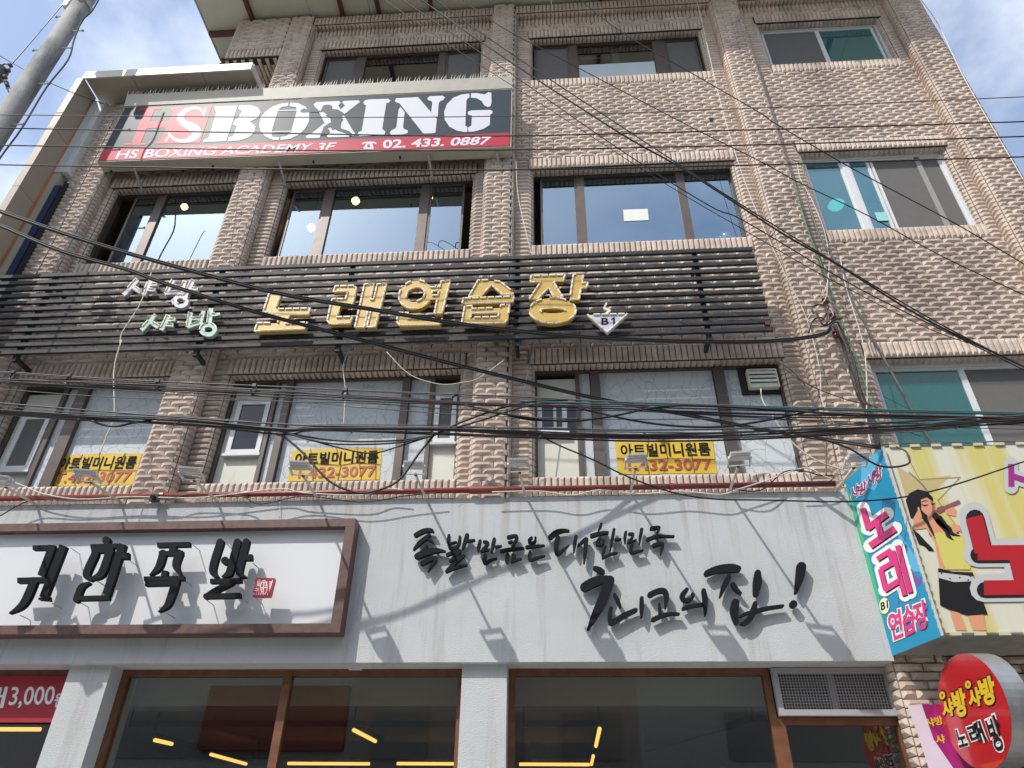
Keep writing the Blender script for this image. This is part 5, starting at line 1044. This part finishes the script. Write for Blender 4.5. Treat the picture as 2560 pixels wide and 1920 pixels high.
lb_ = bundle('cable_bundle', 'lower heavy bundle of black cables sagging across the boarded windows',
  [(depthed(LBm, Yb, Yb), .0055, M_CABLEG)]+[(depthed(jig([(x, y+(k-2.5)*2.4) for x, y in LBc], 4, 10+k), Yb+.012*(k-3), Yb+.012*(k-3)), .0060 if k % 2 else .0050, cols_[k]) for k in range(6)]
  + [(depthed(jig([(x, y+oy) for x, y in LBc], 5, 40+oy), Yb+.05, Yb+.05), .0035, m_) for oy, m_ in ((-12, M_CABLEG), (-6, M_CABLE), (4, M_CABLEG))]
  + [(depthed([(690, 1085), (715, 1096), (760, 1135), (821, 1201), (885, 1230), (932, 1229), (996, 1201), (1050, 1130), (1085, 1088)], Yb, Yb), .0075, M_CABLE), (depthed([(720, 1083), (800, 1097), (885, 1104), (1011, 1100), (1085, 1088)], Yb, Yb), .0065, M_CABLE), (depthed([(700, 1078), (800, 1105), (885, 1111), (1000, 1106), (1090, 1087)], Yb-.02, Yb-.02), .006, M_CABLE), (depthed([(740, 1090), (850, 1120), (930, 1133), (1000, 1115), (1090, 1086)], Yb-.01, Yb-.01), .005, M_CABLE),
     (depthed([(210, 1043), (250, 1060), (290, 1066), (330, 1058), (380, 1050)], Yb, Yb), .007, M_CABLE)])
for px, py in ((204, 1043), (443, 1058), (657, 1071), (884, 1076), (1083, 1080), (1320, 1083), (1350, 1086), (1610, 1090), (1858, 1087), (2385, 1064)):
    c = at(px, py, Yb); MB().tube([c+Vector((.012*math.cos(a), .026*math.sin(a), .034*math.sin(a+.4))) for a in [i*2*math.pi/12 for i in range(11)]], .005, 5).build('lashing', M_CABLEG, lb_)
# lead from the lower bundle up and across to the fascia
cable('drop_wire', [(1350, 1087), (1390, 1110), (1484, 1150), (1570, 1192), (1678, 1230), (1780, 1247), (1900, 1250), (2150, 1253), (2330, 1228), (2560, 1154), (2620, 1130)], .005, M_CABLE, 'thin black wire from the lower bundle across the fascia and the singer print', -2.3, -2.0)
cable('drop_wire', [(2030, 1090), (2120, 1120), (2200, 1165), (2270, 1160), (2266, 1130), (2240, 1117)], .008, M_CABLE, 'looped black cable end at the top corner of the yellow sign', -1.2, -.95)
# wall insulator rack
p = at(2078, 795, -.22)
t = thing('insulator_rack', 'steel wall rack with brown spool insulators and tangled wire on the right pilaster', 'insulator', p)
q0, q1 = at(2066, 745, -.20), at(2096, 850, -.20); MB().bar((p.x, -.19, q1.z-.02), (p.x, -.19, q0.z+.02), .03, .02).build('rack_bar', M_STEEL, t)
for px, py in ((2064, 752), (2081, 790), (2090, 836)):
    c = at(px, py, -.26); MB().lathe(c+Vector((0, 0, -.035)), [(.02, 0), (.036, .006), (.036, .022), (.024, .03), (.024, .042), (.036, .05), (.036, .064), (.02, .07)], 14).build('spool', M_PORC, t, True)
    MB().bar((c.x, -.28, c.z), (c.x, -.19, c.z), .012, .05).build('clevis', M_STEEL, t)
for k, (m, pts) in enumerate(((M_CABLEW, [(2069, 700), (2066, 740), (2050, 765), (2028, 785), (2020, 800), (2035, 808), (2062, 804), (2082, 790), (2078, 776), (2062, 768)]), (M_CABLE, [(2035, 785), (2030, 770), (2045, 762), (2062, 766), (2066, 790), (2068, 812)]), (M_CABLE, [(2022, 832), (2026, 815), (2034, 800), (2048, 794), (2062, 798)]), (M_CABLE, [(2052, 816), (2070, 812), (2086, 800), (2106, 796)]), (M_CABLE, [(2074, 818), (2062, 835), (2080, 810), (2090, 805)]), (M_CABLE, [(2040, 780), (2050, 800), (2060, 795), (2070, 770), (2066, 760)]), (M_CABLER, [(2062, 768), (2068, 780), (2072, 800), (2060, 812), (2048, 800)]))):
    MB().tube(spline([at(x, y, -.33-.01*k) for x, y in pts], 5), .0085 if k else .005, 6).build('wire_tangle', m, t, True)
# vertical leads on the wall
VL = [([(2094, 805), (2115, 850), (2135, 905), (2150, 970), (2180, 1040), (2200, 1115)], .010, M_CABLE, 'black lead curving down from the insulators, outer right one'),
      ([(2090, 812), (2108, 870), (2130, 930), (2152, 1000), (2180, 1060), (2198, 1118)], .009, M_CABLE, 'black lead curving down from the insulators, middle one'),
      ([(2082, 815), (2110, 860), (2122, 920), (2140, 980), (2166, 1040), (2192, 1120)], .007, M_CABLE, 'black lead curving down from the insulators, inner left one'),
      ([(1985, 450), (2010, 545), (2045, 640), (2075, 715), (2105, 800), (2140, 890), (2170, 980), (2198, 1060), (2218, 1120)], .0055, M_CABLEN, 'green wire running down the wall beside the right pilaster'),
      ([(2100, 640), (2112, 705), (2130, 765), (2150, 830), (2163, 890), (2168, 990), (2166, 1050), (2178, 1115)], .006, M_CABLEW, 'cream wire hanging down past the insulators to the blue panel'),
      ([(2010, 470), (2050, 590), (2112, 690), (2122, 735), (2165, 815), (2215, 905), (2262, 990), (2300, 1060), (2340, 1120)], .012, M_CABLEG, 'dark grey conduit slanting across the teal second floor window'),
      ([(1975, 398), (1992, 405), (2000, 445), (2030, 500), (2060, 575), (2072, 640), (2071, 690), (2062, 730)], .0045, M_CABLEW, 'white wire from the sliding window corner down to the insulators'),
      ([(1975, 395), (2010, 420), (2000, 470), (1975, 525), (1945, 570), (1890, 625), (1850, 640)], .005, M_CABLEG, 'grey wire curling from the sliding window to the slat rack'),
      ([(1742, 0), (1765, 100), (1800, 250), (1850, 420), (1905, 560), (1965, 690), (2010, 780), (2035, 860), (2050, 930), (2055, 1000), (2085, 1060), (2100, 1140)], .005, M_CABLEW, 'long thin pale wire running down the right pilaster'),
      ([(1950, 905), (2000, 945), (2030, 1000), (2060, 1060), (2065, 1130), (2065, 1190)], .008, M_CABLEG, 'grey lead from the louvre window corner down the pilaster'),
      ([(2030, 830), (2024, 880), (2018, 930), (2000, 948), (1960, 920)], .005, M_CABLEG, 'grey looped wire beneath the insulator rack'),
      ([(1990, 945), (2050, 975), (2120, 1000), (2170, 1012), (2196, 1020)], .005, M_CABLE, 'short black wire crossing the right pilaster above the bundles'),
      ([(1902, 972), (1906, 1000), (1925, 1030), (1950, 1068), (1985, 1110), (2040, 1150), (2120, 1178)], .007, M_CABLEW, 'pale cord hanging from the louvre vent'),
      ([(304, 850), (285, 923), (285, 1037), (266, 1090), (250, 1135)], .0055, M_CABLEW, 'white cord hanging from the slat rack over the leftmost boarded window', ),
      ([(378, 682), (372, 700), (351, 758), (325, 800), (304, 834), (300, 860)], .0055, M_CABLEW, 'white cord in front of the green letters on the slat rack'),
      ([(875, 869), (858, 916), (863, 973), (859, 1065)], .0055, M_CABLEW, 'white cord hanging over the middle boarded window'),
      ([(967, 880), (1011, 926), (1050, 948), (1106, 961), (1150, 957), (1195, 946), (1260, 900)], .004, M_CABLEW, 'slack pale wire looping from the slat rack to the middle pilaster'),
      ([(700, 1250), (698, 1331), (694, 1440), (690, 1539)], .003, M_CABLEW, 'thin white string hanging in front of the white framed sign'),
      ([(1290, 400), (1294, 480), (1310, 560), (1330, 640)], .005, M_CABLEW, 'white wire beside the left edge of the right third floor window'),
      ([(1332, 855), (1322, 920), (1308, 1000), (1290, 1090), (1272, 1200)], .0055, M_CABLEG, 'grey wire running down beside the middle pilaster'),
      ([(598, 430), (592, 520), (580, 600), (572, 670)], .004, M_CABLE, 'thin black wire down the left brick pilaster'),
      ([(283, 300), (235, 400), (180, 510), (130, 610), (88, 690)], .007, M_CABLE, 'black wire running down the brick beside the white and blue sign box'),
      ([(2303, 0), (2345, 60), (2400, 175), (2450, 265), (2500, 350), (2562, 455)], .007, M_CABLEW, 'pale cable following the right hand edge of the building')]
for pts, r, m, lb in VL: cable('wall_wire', pts, r, m, lb, -.62 if 'slat rack' in lb or 'letters' in lb else -.24, -.62 if 'slat rack' in lb or 'letters' in lb else -.24)
cable('pole_wire', [(180, -10), (160, 8), (65, 120), (25, 165)], .006, M_CABLE, 'thin wire left of the utility pole leading to the insulators', -1.9, -1.9)
cable('pole_wire', [(-30, 122), (0, 140), (100, 195), (190, 235), (260, 260)], .006, M_CABLE, 'thin wire crossing behind the pole to the beige fin', -1.2, -.55)
# loose wiring along the pipe
for k, (m, pts, lb) in enumerate(((M_CABLEW, [(0, 1190), (20, 1200), (60, 1215), (110, 1235), (200, 1248), (330, 1242), (470, 1245), (560, 1238), (700, 1222), (760, 1232), (900, 1238), (960, 1222), (1010, 1225)], 'tangled pale wire lying along the left part of the red pipe'), (M_CABLE, [(0, 1290), (80, 1250), (180, 1252), (320, 1246), (420, 1248), (480, 1235), (600, 1240), (650, 1260), (760, 1240), (900, 1255), (1010, 1240), (1100, 1230)], 'black wire drooping along the left part of the red pipe'), (M_CABLEW, [(1230, 1230), (1350, 1228), (1430, 1238), (1500, 1225), (1600, 1235), (1700, 1228), (1800, 1236), (1850, 1222), (1920, 1200), (2010, 1170), (2060, 1190), (2100, 1205)], 'tangled pale wire lying along the right part of the red pipe'), (M_CABLE, [(1830, 1222), (1900, 1226), (1960, 1180), (2010, 1178), (2050, 1188), (2085, 1190), (2060, 1210), (1990, 1215)], 'black wire knot where the red pipe meets the right pilaster'))):
    cable('loose_wire', pts, .006, m, lb, -.32, -.32, k=5)
